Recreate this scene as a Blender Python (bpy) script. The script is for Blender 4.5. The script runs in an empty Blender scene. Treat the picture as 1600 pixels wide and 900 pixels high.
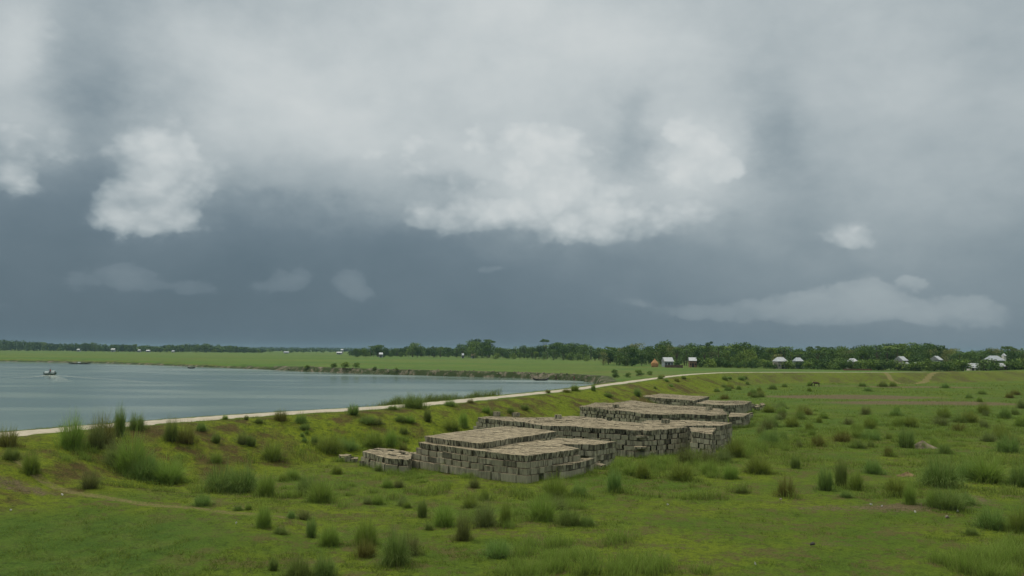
import bpy, math, random
import numpy as np
from mathutils import Vector, Matrix
from mathutils.bvhtree import BVHTree

random.seed(7)
R = np.random.RandomState(11)
sc = bpy.context.scene
COL = sc.collection

# ------------------------------------------------------------------ camera
F = 1300.0                      # focal length in photo pixels (1600 wide)
CAM = Vector((0.0, 0.0, 8.0))
PITCH, ROLL = math.radians(4.25), math.radians(0.40)
fw = Vector((0, math.cos(PITCH), math.sin(PITCH)))
rt0 = Vector((1, 0, 0)); up0 = rt0.cross(fw)
rt = (rt0 * math.cos(ROLL) + up0 * math.sin(ROLL)).normalized()
up = rt.cross(fw).normalized()
cd = bpy.data.cameras.new("camera"); cam = bpy.data.objects.new("camera", cd); COL.objects.link(cam)
cd.sensor_width = 36.0; cd.lens = F / 1600 * 36; cd.clip_start = 0.3; cd.clip_end = 30000
cam.matrix_world = Matrix(((rt.x, up.x, -fw.x, CAM.x), (rt.y, up.y, -fw.y, CAM.y), (rt.z, up.z, -fw.z, CAM.z), (0, 0, 0, 1)))
sc.camera = cam

def ray(px, py):
    return (fw * F + rt * (px - 800) + up * (450 - py)).normalized()

# ------------------------------------------------------------------ light
SUN_EL, SUN_AZ = math.radians(52), math.radians(-62)     # azimuth from +Y towards +X : from the left, a little ahead
sd = bpy.data.lights.new("sun", 'SUN'); so = bpy.data.objects.new("sun", sd); COL.objects.link(so)
sd.energy = 1.5; sd.angle = math.radians(11); sd.color = (1.0, 0.93, 0.80)
sdir = Vector((math.sin(SUN_AZ) * math.cos(SUN_EL), math.cos(SUN_AZ) * math.cos(SUN_EL), math.sin(SUN_EL)))
so.rotation_euler = sdir.to_track_quat('Z', 'Y').to_euler()
so.location = (0, 0, 60)
sc.view_settings.view_transform = 'Standard'; sc.view_settings.look = 'None'
sc.view_settings.gamma = 1; sc.view_settings.use_curve_mapping = False
sc.view_settings.exposure = 0.08
sc.cycles.volume_bounces = 0
sc.cycles.max_bounces = 6
sc.cycles.transparent_max_bounces = 12
sc.cycles.use_denoising = True

world = bpy.data.worlds.new("World"); sc.world = world; world.use_nodes = True
WT = world.node_tree; WT.nodes.clear()
class NB:
    """tiny node builder"""
    def __init__(s, nt): s.nt = nt
    def n(s, typ, **kw):
        nd = s.nt.nodes.new(typ)
        for k, v in kw.items(): setattr(nd, k, v)
        return nd
    def put(s, sock, v):
        if isinstance(v, bpy.types.NodeSocket): s.nt.links.new(v, sock)
        elif v is not None: sock.default_value = v
    def m(s, op, a, b=None, c=None, clamp=False):
        nd = s.n('ShaderNodeMath', operation=op, use_clamp=clamp)
        for i, v in enumerate((a, b, c)):
            if v is not None: s.put(nd.inputs[i], v)
        return nd.outputs[0]
    def v(s, op, a, b=None, c=None):
        nd = s.n('ShaderNodeVectorMath', operation=op)
        for i, v in enumerate((a, b, c)):
            if v is not None: s.put(nd.inputs[i], v)
        return nd.outputs['Value'] if op in ('DOT_PRODUCT', 'LENGTH') else nd.outputs[0]
    def noise(s, vec, scale, detail=4, rough=0.55, dist=0.0, col=False):
        nd = s.n('ShaderNodeTexNoise'); s.put(nd.inputs['Vector'], vec)
        nd.inputs['Scale'].default_value = scale; nd.inputs['Detail'].default_value = detail
        nd.inputs['Roughness'].default_value = rough; nd.inputs['Distortion'].default_value = dist
        return nd.outputs['Color' if col else 'Fac']
    def mr(s, v, a, b, c=0.0, d=1.0, smooth=True):
        nd = s.n('ShaderNodeMapRange'); nd.interpolation_type = 'SMOOTHSTEP' if smooth else 'LINEAR'
        s.put(nd.inputs[0], v)
        for i, x in enumerate((a, b, c, d)): s.put(nd.inputs[i + 1], x)
        return nd.outputs[0]
    def mix(s, f, a, b, mode='MIX'):
        nd = s.n('ShaderNodeMix', data_type='RGBA', blend_type=mode); s.put(nd.inputs[0], f)
        for i, x in ((6, a), (7, b)):
            if isinstance(x, tuple) and len(x) == 3: x = (*x, 1)
            s.put(nd.inputs[i], x)
        return nd.outputs[2]
    def ramp(s, f, stops):
        nd = s.n('ShaderNodeValToRGB'); s.put(nd.inputs[0], f); e = nd.color_ramp.elements
        while len(e) < len(stops): e.new(0.5)
        for el, (p, c) in zip(e, stops): el.position = p; el.color = (*c, 1)
        return nd.outputs[0]

W = NB(WT)
tc = W.n('ShaderNodeTexCoord').outputs['Generated']
sep = W.n('ShaderNodeSeparateXYZ'); WT.links.new(tc, sep.inputs[0])
az = W.m('ARCTAN2', sep.outputs[0], sep.outputs[1])
el = W.m('ARCSINE', sep.outputs[2])
comb = W.n('ShaderNodeCombineXYZ'); WT.links.new(az, comb.inputs[0]); WT.links.new(el, comb.inputs[1])
uv0 = comb.outputs[0]
stretch = W.v('MULTIPLY', uv0, (1.0, 1.45, 1.0))
w1 = W.v('SUBTRACT', W.noise(stretch, 5.0, 7, 0.55, col=True), (0.5, 0.5, 0.5))
w2 = W.v('SUBTRACT', W.noise(stretch, 19.0, 6, 0.6, col=True), (0.5, 0.5, 0.5))
uvw = W.v('MULTIPLY_ADD', w1, (0.055, 0.035, 0), uv0)
uvw = W.v('MULTIPLY_ADD', w2, (0.035, 0.028, 0), uvw)
uvs = W.v('MULTIPLY_ADD', w1, (0.11, 0.06, 0), uv0)
uvs = W.v('MULTIPLY_ADD', w2, (0.06, 0.045, 0), uvs)
def blobs(uv, lst, start=0.0):
    acc = start
    for (px, py, wx, wy, amp) in lst:
        d = ray(px, py); a = math.atan2(d.x, d.y); e = math.asin(d.z)
        iu, iv = F / wx, F / wy
        q = W.v('MULTIPLY_ADD', uv, (iu, iv, 0), (-a * iu, -e * iv, 0))
        g = W.m('POWER', 0.36788, W.v('DOT_PRODUCT', q, q))
        acc = W.m('MULTIPLY_ADD', g, amp, acc)
    return acc
# broad light and dark masses of the cloud deck
soft = [(720, 0, 330, 150, .22), (360, 120, 140, 80, .16), (520, 180, 140, 70, .13), (1040, 70, 230, 110, .09), (1460, 190, 240, 150, .06),
        (760, 225, 220, 90, .16), (900, 310, 150, 65, .15), (1090, 255, 90, 75, .16), (800, 300, 120, 60, .10), (1380, 330, 190, 70, .07), (20, 80, 70, 120, .22), (60, 215, 90, 35, .12), (270, 25, 90, 45, .06),
        (115, 60, 40, 50, -.07), (178, 140, 30, 45, -.05), (150, 280, 30, 50, -.04), (985, 195, 26, 50, -.07), (700, 284, 70, 12, -.10), (420, 370, 120, 50, -.02),
        (1215, 195, 44, 60, -.09), (1000, 150, 40, 30, -.05), (1480, 440, 300, 80, .05), (1180, 440, 260, 60, .03), (440, 235, 170, 55, .15), (330, 250, 70, 60, .06), (620, 300, 120, 60, .06), (900, 340, 180, 40, .06), (1090, 310, 110, 60, .06), (480, 310, 120, 50, .04), (985, 250, 30, 40, -.06), (440, 300, 110, 30, .06), (250, 290, 110, 90, .07), (560, 330, 80, 40, .05), (1590, 60, 80, 80, -.03), (1200, 60, 60, 60, -.03)]
crisp = [(245, 212, 40, 26, .9), (290, 250, 38, 36, .9), (235, 258, 44, 36, .9), (200, 300, 46, 30, .9), (165, 335, 34, 28, .9), (225, 345, 74, 24, 1.0), (280, 310, 44, 44, .7), (330, 270, 40, 40, .45),
         (22, 280, 44, 28, .95), (90, 225, 70, 26, .6), (20, 215, 50, 30, .5), (30, 60, 44, 100, .55), (400, 190, 110, 60, .5), (470, 230, 70, 34, .4),
         (740, 192, 70, 28, .75), (660, 215, 60, 34, .6), (590, 240, 60, 30, .65), (835, 195, 56, 40, .75), (905, 210, 44, 50, .6), (800, 240, 90, 40, .6), (870, 290, 70, 50, .75), (640, 270, 50, 20, .4),
         (655, 335, 44, 28, .7), (715, 338, 54, 36, .85), (775, 335, 44, 32, .7), (830, 325, 60, 44, .7), (885, 360, 54, 26, .6), (945, 355, 54, 28, .6), (945, 310, 44, 40, .65), (1005, 345, 60, 34, .6), (690, 366, 40, 14, .2), (700, 245, 100, 50, .45), (810, 265, 110, 80, .6), (910, 280, 80, 80, .55), (1010, 300, 40, 30, .4), (560, 215, 90, 50, .4), (1120, 300, 70, 40, .35), (560, 345, 30, 18, .5),
         (1050, 194, 28, 22, 1.2), (1080, 214, 42, 36, 1.4), (1112, 246, 42, 32, 1.3), (1142, 268, 30, 20, .8), (1055, 255, 36, 44, 1.0), (1090, 285, 66, 34, .85), (1060, 335, 70, 36, .6),
         (1325, 358, 34, 20, 1.0), (1300, 375, 24, 13, .7), (1352, 377, 24, 12, .7), (480, 90, 200, 70, .35), (330, 140, 110, 60, .45), (1150, 165, 30, 18, .4), (1162, 230, 16, 14, .4), (1450, 310, 120, 40, .25), (700, 60, 300, 60, .2)]
faint = [(1330, 462, 60, 28, 1.0), (1255, 480, 50, 20, .8), (1370, 470, 30, 24, .6), (1500, 476, 70, 26, .9), (1330, 495, 200, 20, .5), (1150, 480, 90, 20, .8), (1060, 488, 50, 14, .5), (1420, 435, 20, 12, .9), (460, 428, 36, 20, 1.0), (430, 445, 40, 14, .6),
         (555, 436, 30, 24, 1.0), (580, 455, 50, 14, .6), (205, 425, 44, 24, 1.0), (110, 430, 30, 18, .7), (755, 420, 44, 14, .7), (985, 466, 34, 12, .6), (20, 470, 60, 18, .5), (330, 455, 60, 14, .5), (860, 478, 90, 14, .6), (250, 450, 80, 16, .5)]
fb = W.noise(stretch, 8.0, 8, 0.55)
fbs = W.noise(stretch, 24.0, 9, 0.58)
fbl = W.noise(W.v('MULTIPLY', uv0, (1.0, 2.2, 1.0)), 3.6, 6, 0.5)
def billow(scale):
    nd = W.n('ShaderNodeTexVoronoi', feature='SMOOTH_F1'); nd.voronoi_dimensions = '2D'; W.put(nd.inputs['Vector'], W.v('MULTIPLY_ADD', w2, (0.03, 0.03, 0), stretch)); nd.inputs['Scale'].default_value = scale
    nd.inputs['Smoothness'].default_value = 0.35; nd.inputs['Detail'].default_value = 2.0; nd.inputs['Roughness'].default_value = 0.5; nd.normalize = False
    return W.m('SUBTRACT', 0.5, nd.outputs['Distance'])
bil = billow(22.0)
base = W.mr(el, 0.02, 0.36, 0.20, 0.50)                                   # darker toward the horizon
side = W.m('MULTIPLY', W.mr(az, -0.40, 0.50, -0.02, 0.125), W.mr(el, 0.5, 0.2, 0, 1))
base = W.m('ADD', base, side)
L = blobs(uvs, soft, base)
L = W.m('MULTIPLY_ADD', W.m('SUBTRACT', fbl, 0.5), W.mr(el, 0.03, 0.20, 0.05, 0.16), L)
L = W.m('MULTIPLY_ADD', W.m('SUBTRACT', fb, 0.5), W.mr(el, 0.03, 0.20, 0.09, 0.20), L)
L = W.m('MULTIPLY_ADD', W.m('SUBTRACT', fbs, 0.5), W.mr(el, 0.05, 0.22, 0.03, 0.06), L)
C = blobs(uvw, crisp, 0.0)
C = W.m('MULTIPLY_ADD', bil, 0.42, C)
C = W.m('MULTIPLY_ADD', W.m('SUBTRACT', fbs, 0.5), 0.42, C)
C = W.m('MULTIPLY_ADD', W.m('SUBTRACT', fb, 0.5), 0.3, C)
cf = W.m('ADD', W.m('MULTIPLY', W.mr(C, 0.15, 1.15), .62), W.m('MULTIPLY', W.mr(C, 0.42, 0.66), .38))
cin = W.m('ADD', W.mr(C, 0.5, 1.8, 0.58, 0.78), W.m('ADD', W.m('MULTIPLY', bil, .10), W.m('MULTIPLY', W.m('SUBTRACT', fb, .5), .25)))
L = W.m('ADD', L, W.m('MULTIPLY', W.m('MULTIPLY', cf, 0.84), W.m('MAXIMUM', W.m('SUBTRACT', cin, L), 0.0)))
Fn = blobs(uvw, faint, 0.0)
Fn = W.m('MULTIPLY_ADD', bil, 0.4, Fn)
Fn = W.m('MULTIPLY_ADD', W.m('SUBTRACT', fbs, 0.5), 0.3, Fn)
L = W.m('MULTIPLY_ADD', W.m('ADD', W.m('MULTIPLY', W.mr(Fn, 0.2, 1.2), .6), W.m('MULTIPLY', W.mr(Fn, .42, .64), .4)), 0.105, L)
zen = W.mr(el, 0.42, 1.15, 0.0, 1.0)                                        # bright cloud deck overhead, out of frame
skyc = W.ramp(L, [(0.0, (.060, .092, .112)), (0.20, (.098, .146, .182)), (0.30, (.136, .188, .226)), (0.42, (.208, .264, .298)),
                  (0.55, (.342, .396, .420)), (0.70, (.50, .545, .555)), (1.0, (.78, .79, .77))])
skyc = W.mix(zen, skyc, (1.98, 1.93, 1.76))
skyc = W.v('SCALE', skyc, None); WT.nodes[-1].inputs['Scale'].default_value = 10.0
nish = W.n('ShaderNodeTexSky', sky_type='NISHITA'); nish.sun_disc = False
nish.sun_elevation = SUN_EL; nish.sun_rotation = SUN_AZ
nish.air_density = 1.2; nish.dust_density = 3.0
mixs = W.mix(0.97, nish.outputs[0], skyc)
bg = W.n('ShaderNodeBackground'); WT.links.new(mixs, bg.inputs[0]); bg.inputs[1].default_value = 0.10
out = W.n('ShaderNodeOutputWorld'); WT.links.new(bg.outputs[0], out.inputs[0])
world.cycles.sampling_method = 'MANUAL'; world.cycles.sample_map_resolution = 512

# ------------------------------------------------------------------ numpy noise
_perm = R.permutation(1024)
_val = R.rand(1024)
def vnoise(x, y):
    xi = np.floor(x).astype(int); yi = np.floor(y).astype(int)
    xf = x - xi; yf = y - yi
    xf = xf * xf * (3 - 2 * xf); yf = yf * yf * (3 - 2 * yf)
    def h(a, b): return _val[(_perm[(a) & 1023] + b) & 1023]
    return (h(xi, yi) * (1 - xf) + h(xi + 1, yi) * xf) * (1 - yf) + (h(xi, yi + 1) * (1 - xf) + h(xi + 1, yi + 1) * xf) * yf
def fbm(x, y, o=4):
    s = 0; a = 0.5; t = 0
    for i in range(o):
        s = s + a * vnoise(x * 2 ** i + 17.3 * i, y * 2 ** i + 5.1 * i); t += a; a *= 0.5
    return s / t
def sst(a, b, x):
    t = np.clip((x - a) / (b - a), 0, 1); return t * t * (3 - 2 * t)

# ------------------------------------------------------------------ terrain shape
CREST_Z, WATER_Z = 2.5, -2.3
def spline(pts, k=8):
    P = [pts[0]] + list(pts) + [pts[-1]]; o = []
    for i in range(1, len(P) - 2):
        a, b, c, d = (np.array(P[i + j], float) for j in (-1, 0, 1, 2))
        for t in np.linspace(0, 1, k, endpoint=False):
            o.append(0.5 * ((2 * b) + (c - a) * t + (2 * a - 5 * b + 4 * c - d) * t * t + (3 * b - a - 3 * c + d) * t ** 3))
    o.append(np.array(P[-1], float)); return np.array(o)
crest_pts = [(-230, -170), (-120, -80), (-70, -25), (-48, 10), (-38, 35), (-31.2, 52.6), (-26, 61.6), (-21.1, 68.6), (-12.1, 78.7), (-6.7, 87.1), (0, 100), (9.1, 118.8), (23.9, 155),
             (36, 184), (46, 203), (58, 217), (78, 225), (106, 231), (135, 249), (170, 277), (260, 350), (420, 470)]
crest = spline(crest_pts, 5)
def seg_dist(x, y, poly, closed=False):
    """distance and signed side (left of travel > 0) and arc position"""
    best = np.full(x.shape, 1e18); side = np.ones(x.shape); arc = np.zeros(x.shape); acc = 0
    n = len(poly); rng = range(n if closed else n - 1)
    for i in rng:
        ax, ay = poly[i]; bx, by = poly[(i + 1) % n]
        dx, dy = bx - ax, by - ay; l2 = dx * dx + dy * dy; l = math.sqrt(l2)
        t = np.clip(((x - ax) * dx + (y - ay) * dy) / l2, 0, 1)
        ex, ey = x - (ax + t * dx), y - (ay + t * dy); d = ex * ex + ey * ey
        m = d < best
        best = np.where(m, d, best); side = np.where(m, np.sign(dx * ey - dy * ex + 1e-12), side); arc = np.where(m, acc + t * l, arc)
        acc += l
    return np.sqrt(best), side, arc
def at_z(px, py, z=0.0):
    d = ray(px, py); t = (z - CAM.z) / d.z
    return (CAM.x + d.x * t, CAM.y + d.y * t)
far_shore = [at_z(px, py, WATER_Z) for px, py in ((-160, 563.2), (0, 565), (60, 566), (120, 567), (200, 569.5), (300, 573.5), (400, 577.5), (470, 580.5), (520, 582.5), (600, 585), (700, 588), (800, 590.5), (860, 593), (900, 595), (930, 598))]
water_poly = [(-2500, -260), (-2500, 1150), (-1200, 900)] + far_shore + [(23, 222), (17.5, 160), (14, 132)] + [tuple(p) for p in crest[::-1] if p[1] < 126]
def inside(x, y, poly):
    c = np.zeros(x.shape, bool); n = len(poly)
    for i in range(n):
        ax, ay = poly[i]; bx, by = poly[(i + 1) % n]
        if ay == by: continue
        m = ((ay > y) != (by > y)) & (x < (bx - ax) * (y - ay) / (by - ay) + ax)
        c ^= m
    return c
TRACK = [at_z(*p) for p in ((-60, 712, 1.3), (0, 733, 1.15), (60, 748, 1.05), (150, 768, .75), (250, 789, .4), (350, 804, .12), (430, 812), (560, 822), (720, 830), (860, 838), (970, 846), (1100, 856), (1240, 869), (1400, 879), (1620, 885))]
spur = TRACK[:6]
PATHS = [[at_z(1371, 582, 2.4), at_z(1375, 588, 1.2), at_z(1380, 594, .4), at_z(1392, 598), at_z(1420, 600), at_z(1450, 598)],
         [at_z(1502, 579, 2.4), at_z(1485, 588, 1.2), at_z(1462, 595, .1), at_z(1440, 599)]]
def height(x, y, detail=True):
    x = np.asarray(x, float); y = np.asarray(y, float)
    r = np.hypot(x, y)
    z = (fbm(x / 23 + 3, y / 23, 3) - .5) * 0.5 * np.clip(r / 60, 0, 1)
    z = z + (fbm(x / 3.1, y / 3.1, 3) - .5) * 0.16 * (1 - sst(150, 300, r))
    d, s, _ = seg_dist(x, y, crest)
    wob = (fbm(x / 9, y / 9, 3) - .5)
    inn = inside(x, y, water_poly)
    dw, _, _ = seg_dist(x, y, water_poly, True)
    dw = np.where(inn, dw, -dw) + (fbm(x / 7, y / 7, 3) - .5) * 5.0 * sst(120, 250, y)
    gentle = sst(-40, -170, x)                                   # low sloping bank at the far left
    wid = 1.6 + 9 * gentle
    z = z * (1 - sst(-12, 0, dw)) + (-4.2 - z * (1 - sst(-12, 0, dw))) * sst(-wid, 1.6, dw)
    z = z - 0.2 * sst(-40, -5, dw)
    land = CREST_Z * (1 - sst(1.6, 11.5 + 3 * wob, d)) + np.where(d < 11, 0.35 * wob * sst(1.5, 3.5, d), 0)
    wat = CREST_Z - 6.7 * sst(2.0, 15.0, d)
    prof = np.where(s < 0, np.where(d < 14, land + z * sst(2, 9, d) * 0.8, -99), np.where(d < 16, wat, -99))
    z = np.maximum(z, prof)
    z = np.where((d < 1.9), CREST_Z, z)
    # low spur with the footpath on its back, bottom left
    ds, ss, arc = seg_dist(x, y, spur)
    arcn = np.clip(1.2 - arc / 26, 0, 1.2)
    z = z + np.where(ss < 0, arcn * (1 - sst(0.8, 16, ds)), arcn * (1 - sst(0.6, 6.5, ds))) * (x < -8) * sst(-8, -11, x) * (1 - sst(2, 10, z * 4)) 
    # railway bank the photograph is taken from
    z = z + 6.2 * (1 - sst(4.5, 20, np.abs(y + 2))) * (r < 4000)
    return z
def gh(x, y): return float(height(np.array([x]), np.array([y]))[0])
def hit(px, py):
    """first point where the sight line through a photo pixel meets the terrain"""
    d = ray(px, py); t = np.concatenate([np.arange(26, 140, 0.12), np.geomspace(140, 6000, 3000)])
    xs, ys, zs = CAM.x + d.x * t, CAM.y + d.y * t, CAM.z + d.z * t
    h = height(xs, ys); k = np.argmax(zs <= h)
    if zs[k] > h[k]: k = len(t) - 1
    return float(xs[k]), float(ys[k]), float(h[k])

# ------------------------------------------------------------------ helpers
def mesh_np(name, V, faces_flat, sizes, mats=(), attrs=None, smooth=False, midx=None):
    V = np.asarray(V, np.float32); me = bpy.data.meshes.new(name)
    me.vertices.add(len(V)); me.vertices.foreach_set('co', V.ravel())
    ff = np.asarray(faces_flat, np.int32).ravel(); sizes = np.asarray(sizes, np.int32)
    me.loops.add(len(ff)); me.loops.foreach_set('vertex_index', ff)
    me.polygons.add(len(sizes)); me.polygons.foreach_set('loop_start', np.concatenate([[0], np.cumsum(sizes)[:-1]]).astype(np.int32))
    try: me.polygons.foreach_set('loop_total', sizes)
    except Exception: pass
    me.polygons.foreach_set('use_smooth', np.full(len(sizes), bool(smooth)))
    if midx is not None: me.polygons.foreach_set('material_index', np.asarray(midx, np.int32))
    me.update(calc_edges=True); me.validate()
    for k, a in (attrs or {}).items():
        a = np.asarray(a, np.float32)
        if a.ndim == 2:
            at = me.color_attributes.new(k, 'FLOAT_COLOR', 'POINT'); at.data.foreach_set('color', a.ravel())
        else:
            at = me.attributes.new(k, 'FLOAT', 'POINT'); at.data.foreach_set('value', a)
    for m in mats: me.materials.append(m)
    return me
def link(name, me, parent=None, loc=None):
    o = bpy.data.objects.new(name, me); COL.objects.link(o)
    if parent: o.parent = parent
    if loc is not None: o.location = loc
    return o
def tag(o, label=None, cat=None, group=None, kind=None):
    if label: o['label'] = label
    if cat: o['category'] = cat
    if group: o['group'] = group
    if kind: o['kind'] = kind
    return o
def thing(name, label, cat, loc=(0, 0, 0), rz=0, group=None):
    o = bpy.data.objects.new(name, None); COL.objects.link(o); o.location = loc; o.rotation_euler = (0, 0, rz)
    o.empty_display_size = 0.2
    return tag(o, label, cat, group)
class MB:
    def __init__(s): s.v = []; s.f = []; s.m = []
    def poly(s, pts, faces, mi=0):
        b = len(s.v); s.v += [tuple(p) for p in pts]
        for f in faces: s.f.append([b + i for i in f]); s.m.append(mi)
    def box(s, c, h, mi=0, rz=0, top=1.0):
        p = []
        for sz in (-1, 1):
            k = top if sz > 0 else 1
            for sx, sy in ((-1, -1), (1, -1), (1, 1), (-1, 1)):
                x, y = sx * h[0] * k, sy * h[1] * k
                p.append((c[0] + x * math.cos(rz) - y * math.sin(rz), c[1] + x * math.sin(rz) + y * math.cos(rz), c[2] + sz * h[2]))
        s.poly(p, [(0, 3, 2, 1), (4, 5, 6, 7), (0, 1, 5, 4), (1, 2, 6, 5), (2, 3, 7, 6), (3, 0, 4, 7)], mi)
    def tube(s, pts, rad, n=6, mi=0):
        rings = []
        for i, p in enumerate(pts):
            p = Vector(p); a = Vector(pts[max(i - 1, 0)]); b = Vector(pts[min(i + 1, len(pts) - 1)])
            t = (b - a).normalized(); u = t.orthogonal().normalized(); w = t.cross(u)
            rings.append([p + (u * math.cos(2 * math.pi * k / n) + w * math.sin(2 * math.pi * k / n)) * rad[i] for k in range(n)])
        pts2 = [q for r_ in rings for q in r_]; fs = []
        for i in range(len(pts) - 1):
            for k in range(n): fs.append((i * n + k, i * n + (k + 1) % n, (i + 1) * n + (k + 1) % n, (i + 1) * n + k))
        fs.append(tuple(range(n))[::-1]); fs.append(tuple((len(pts) - 1) * n + k for k in range(n)))
        s.poly(pts2, fs, mi)
    def build(s, name, mats, parent=None, loc=None, smooth=False):
        if not isinstance(mats, (list, tuple)): mats = [mats]
        me = mesh_np(name, s.v, [i for f in s.f for i in f], [len(f) for f in s.f], mats, midx=s.m, smooth=smooth)
        return link(name, me, parent, loc)

def newmat(name, rough=0.9):
    m = bpy.data.materials.new(name); m.use_nodes = True; nb = NB(m.node_tree)
    b = m.node_tree.nodes['Principled BSDF']; b.inputs['Roughness'].default_value = rough
    b.inputs['Specular IOR Level'].default_value = 0.15
    return m, nb, b
def simple(name, c, rough=0.85, var=0.25, scale=3.0, spec=0.2, metal=0):
    m, nb, b = newmat(name, rough)
    o = nb.n('ShaderNodeTexCoord').outputs['Object']
    f = nb.noise(o, scale, 5, 0.6)
    col = nb.mix(nb.mr(f, .3, .7), tuple(x * (1 - var) for x in c), tuple(min(1, x * (1 + var)) for x in c))
    nb.put(b.inputs['Base Color'], col); b.inputs['Specular IOR Level'].default_value = spec; b.inputs['Metallic'].default_value = metal
    return m
def bump(nb, b, h, dist, strength=1.0):
    bp = nb.n('ShaderNodeBump'); bp.inputs['Strength'].default_value = strength; bp.inputs['Distance'].default_value = dist
    nb.put(bp.inputs['Height'], h); nb.nt.links.new(bp.outputs[0], b.inputs['Normal'])

# ------------------------------------------------------------------ ground material
def ground_material():
    m, nb, b = newmat('ground_turf', 0.95)
    geo = nb.n('ShaderNodeNewGeometry').outputs['Position']
    a = nb.n('ShaderNodeAttribute'); a.attribute_name = 'mask'
    s = nb.n('ShaderNodeSeparateColor'); nb.nt.links.new(a.outputs['Color'], s.inputs[0])
    soil, track, bank = s.outputs[0], s.outputs[1], s.outputs[2]
    a2 = nb.n('ShaderNodeAttribute'); a2.attribute_name = 'zone'
    s2 = nb.n('ShaderNodeSeparateColor'); nb.nt.links.new(a2.outputs['Color'], s2.inputs[0])
    slope, lush, far = s2.outputs[0], s2.outputs[1], s2.outputs[2]
    n1 = nb.noise(geo, 0.11, 6, 0.6); n2 = nb.noise(geo, 0.55, 6, 0.65); n3 = nb.noise(geo, 2.6, 5, 0.7); n4 = nb.noise(geo, 11.0, 4, 0.7)
    yg, gr, dk, br = (.128, .168, .016), (.076, .126, .016), (.045, .072, .012), (.112, .095, .036)
    c = nb.mix(nb.mr(n1, .38, .62), yg, gr)
    c = nb.mix(nb.mr(n2, .45, .62, 0, .6), c, gr)
    c = nb.mix(nb.mr(n3, .48, .64, 0, .8), c, dk)
    c = nb.mix(nb.m('MULTIPLY', nb.mr(nb.m('MULTIPLY_ADD', n3, .5, nb.m('MULTIPLY', n2, .6)), .54, .64), .8), c, br)
    lushc = nb.mix(nb.mr(n2, .35, .65), (.055, .108, .018), (.088, .142, .022))
    lushc = nb.mix(nb.mr(n3, .45, .7, 0, .7), lushc, (.042, .074, .014))
    c = nb.mix(lush, c, lushc)
    bright = nb.mix(nb.mr(n3, .3, .75), (.158, .198, .014), (.084, .120, .015))
    brown = nb.mix(nb.mr(n4, .35, .7), (.100, .076, .026), (.055, .046, .018))
    ss = nb.mix(nb.mr(nb.m('MULTIPLY_ADD', n2, .5, nb.m('MULTIPLY', n1, .5)), .46, .58), bright, brown)
    ss = nb.mix(nb.mr(n3, .52, .66, 0, .7), ss, (.050, .068, .010))
    c = nb.mix(slope, c, ss)
    wn = nb.noise(nb.v('MULTIPLY', geo, (.004, .012, 1)), 1.0, 5, 0.6)
    farc = nb.mix(nb.mr(wn, .35, .65), (.070, .135, .028), (.105, .155, .034))
    farc = nb.mix(nb.mr(nb.noise(nb.v('MULTIPLY', geo, (.01, .05, 1)), 1.0, 5, .65), .46, .66, 0, .75), farc, (.125, .125, .040))
    farc = nb.mix(nb.mr(n1, .52, .62, 0, .4), farc, (.045, .075, .025))
    c = nb.mix(far, c, farc)
    sc_ = nb.mix(nb.mr(n3, .3, .7), (.105, .085, .042), (.155, .128, .070))
    sc_ = nb.mix(nb.mr(n4, .5, .7, 0, .6), sc_, (.055, .045, .028))
    c = nb.mix(nb.mr(nb.m('MULTIPLY_ADD', nb.m('SUBTRACT', n3, .5), .9, soil), .35, .65), c, sc_)
    c = nb.mix(nb.mr(nb.m('MULTIPLY_ADD', nb.m('SUBTRACT', n3, .5), 1.1, track), .35, .75), c, nb.mix(n4, (.20, .180, .075), (.15, .135, .050)))
    bc = nb.mix(nb.mr(nb.noise(geo, .35, 6, .7), .47, .64), (.042, .060, .022), (.19, .165, .12))
    c = nb.mix(nb.mr(nb.m('MULTIPLY_ADD', nb.m('SUBTRACT', n2, .5), 1.0, bank), .35, .6), c, bc)
    c = nb.mix(nb.mr(n4, .42, .66, 0, .65), c, nb.mix(1.0, c, (.38, .42, .5), 'MULTIPLY'))
    nb.put(b.inputs['Base Color'], c)
    bump(nb, b, nb.m('ADD', nb.m('MULTIPLY', n3, 1.0), nb.m('MULTIPLY', n4, .5)), 0.22, 1.0)
    b.inputs['Specular IOR Level'].default_value = 0.05
    return m

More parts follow.
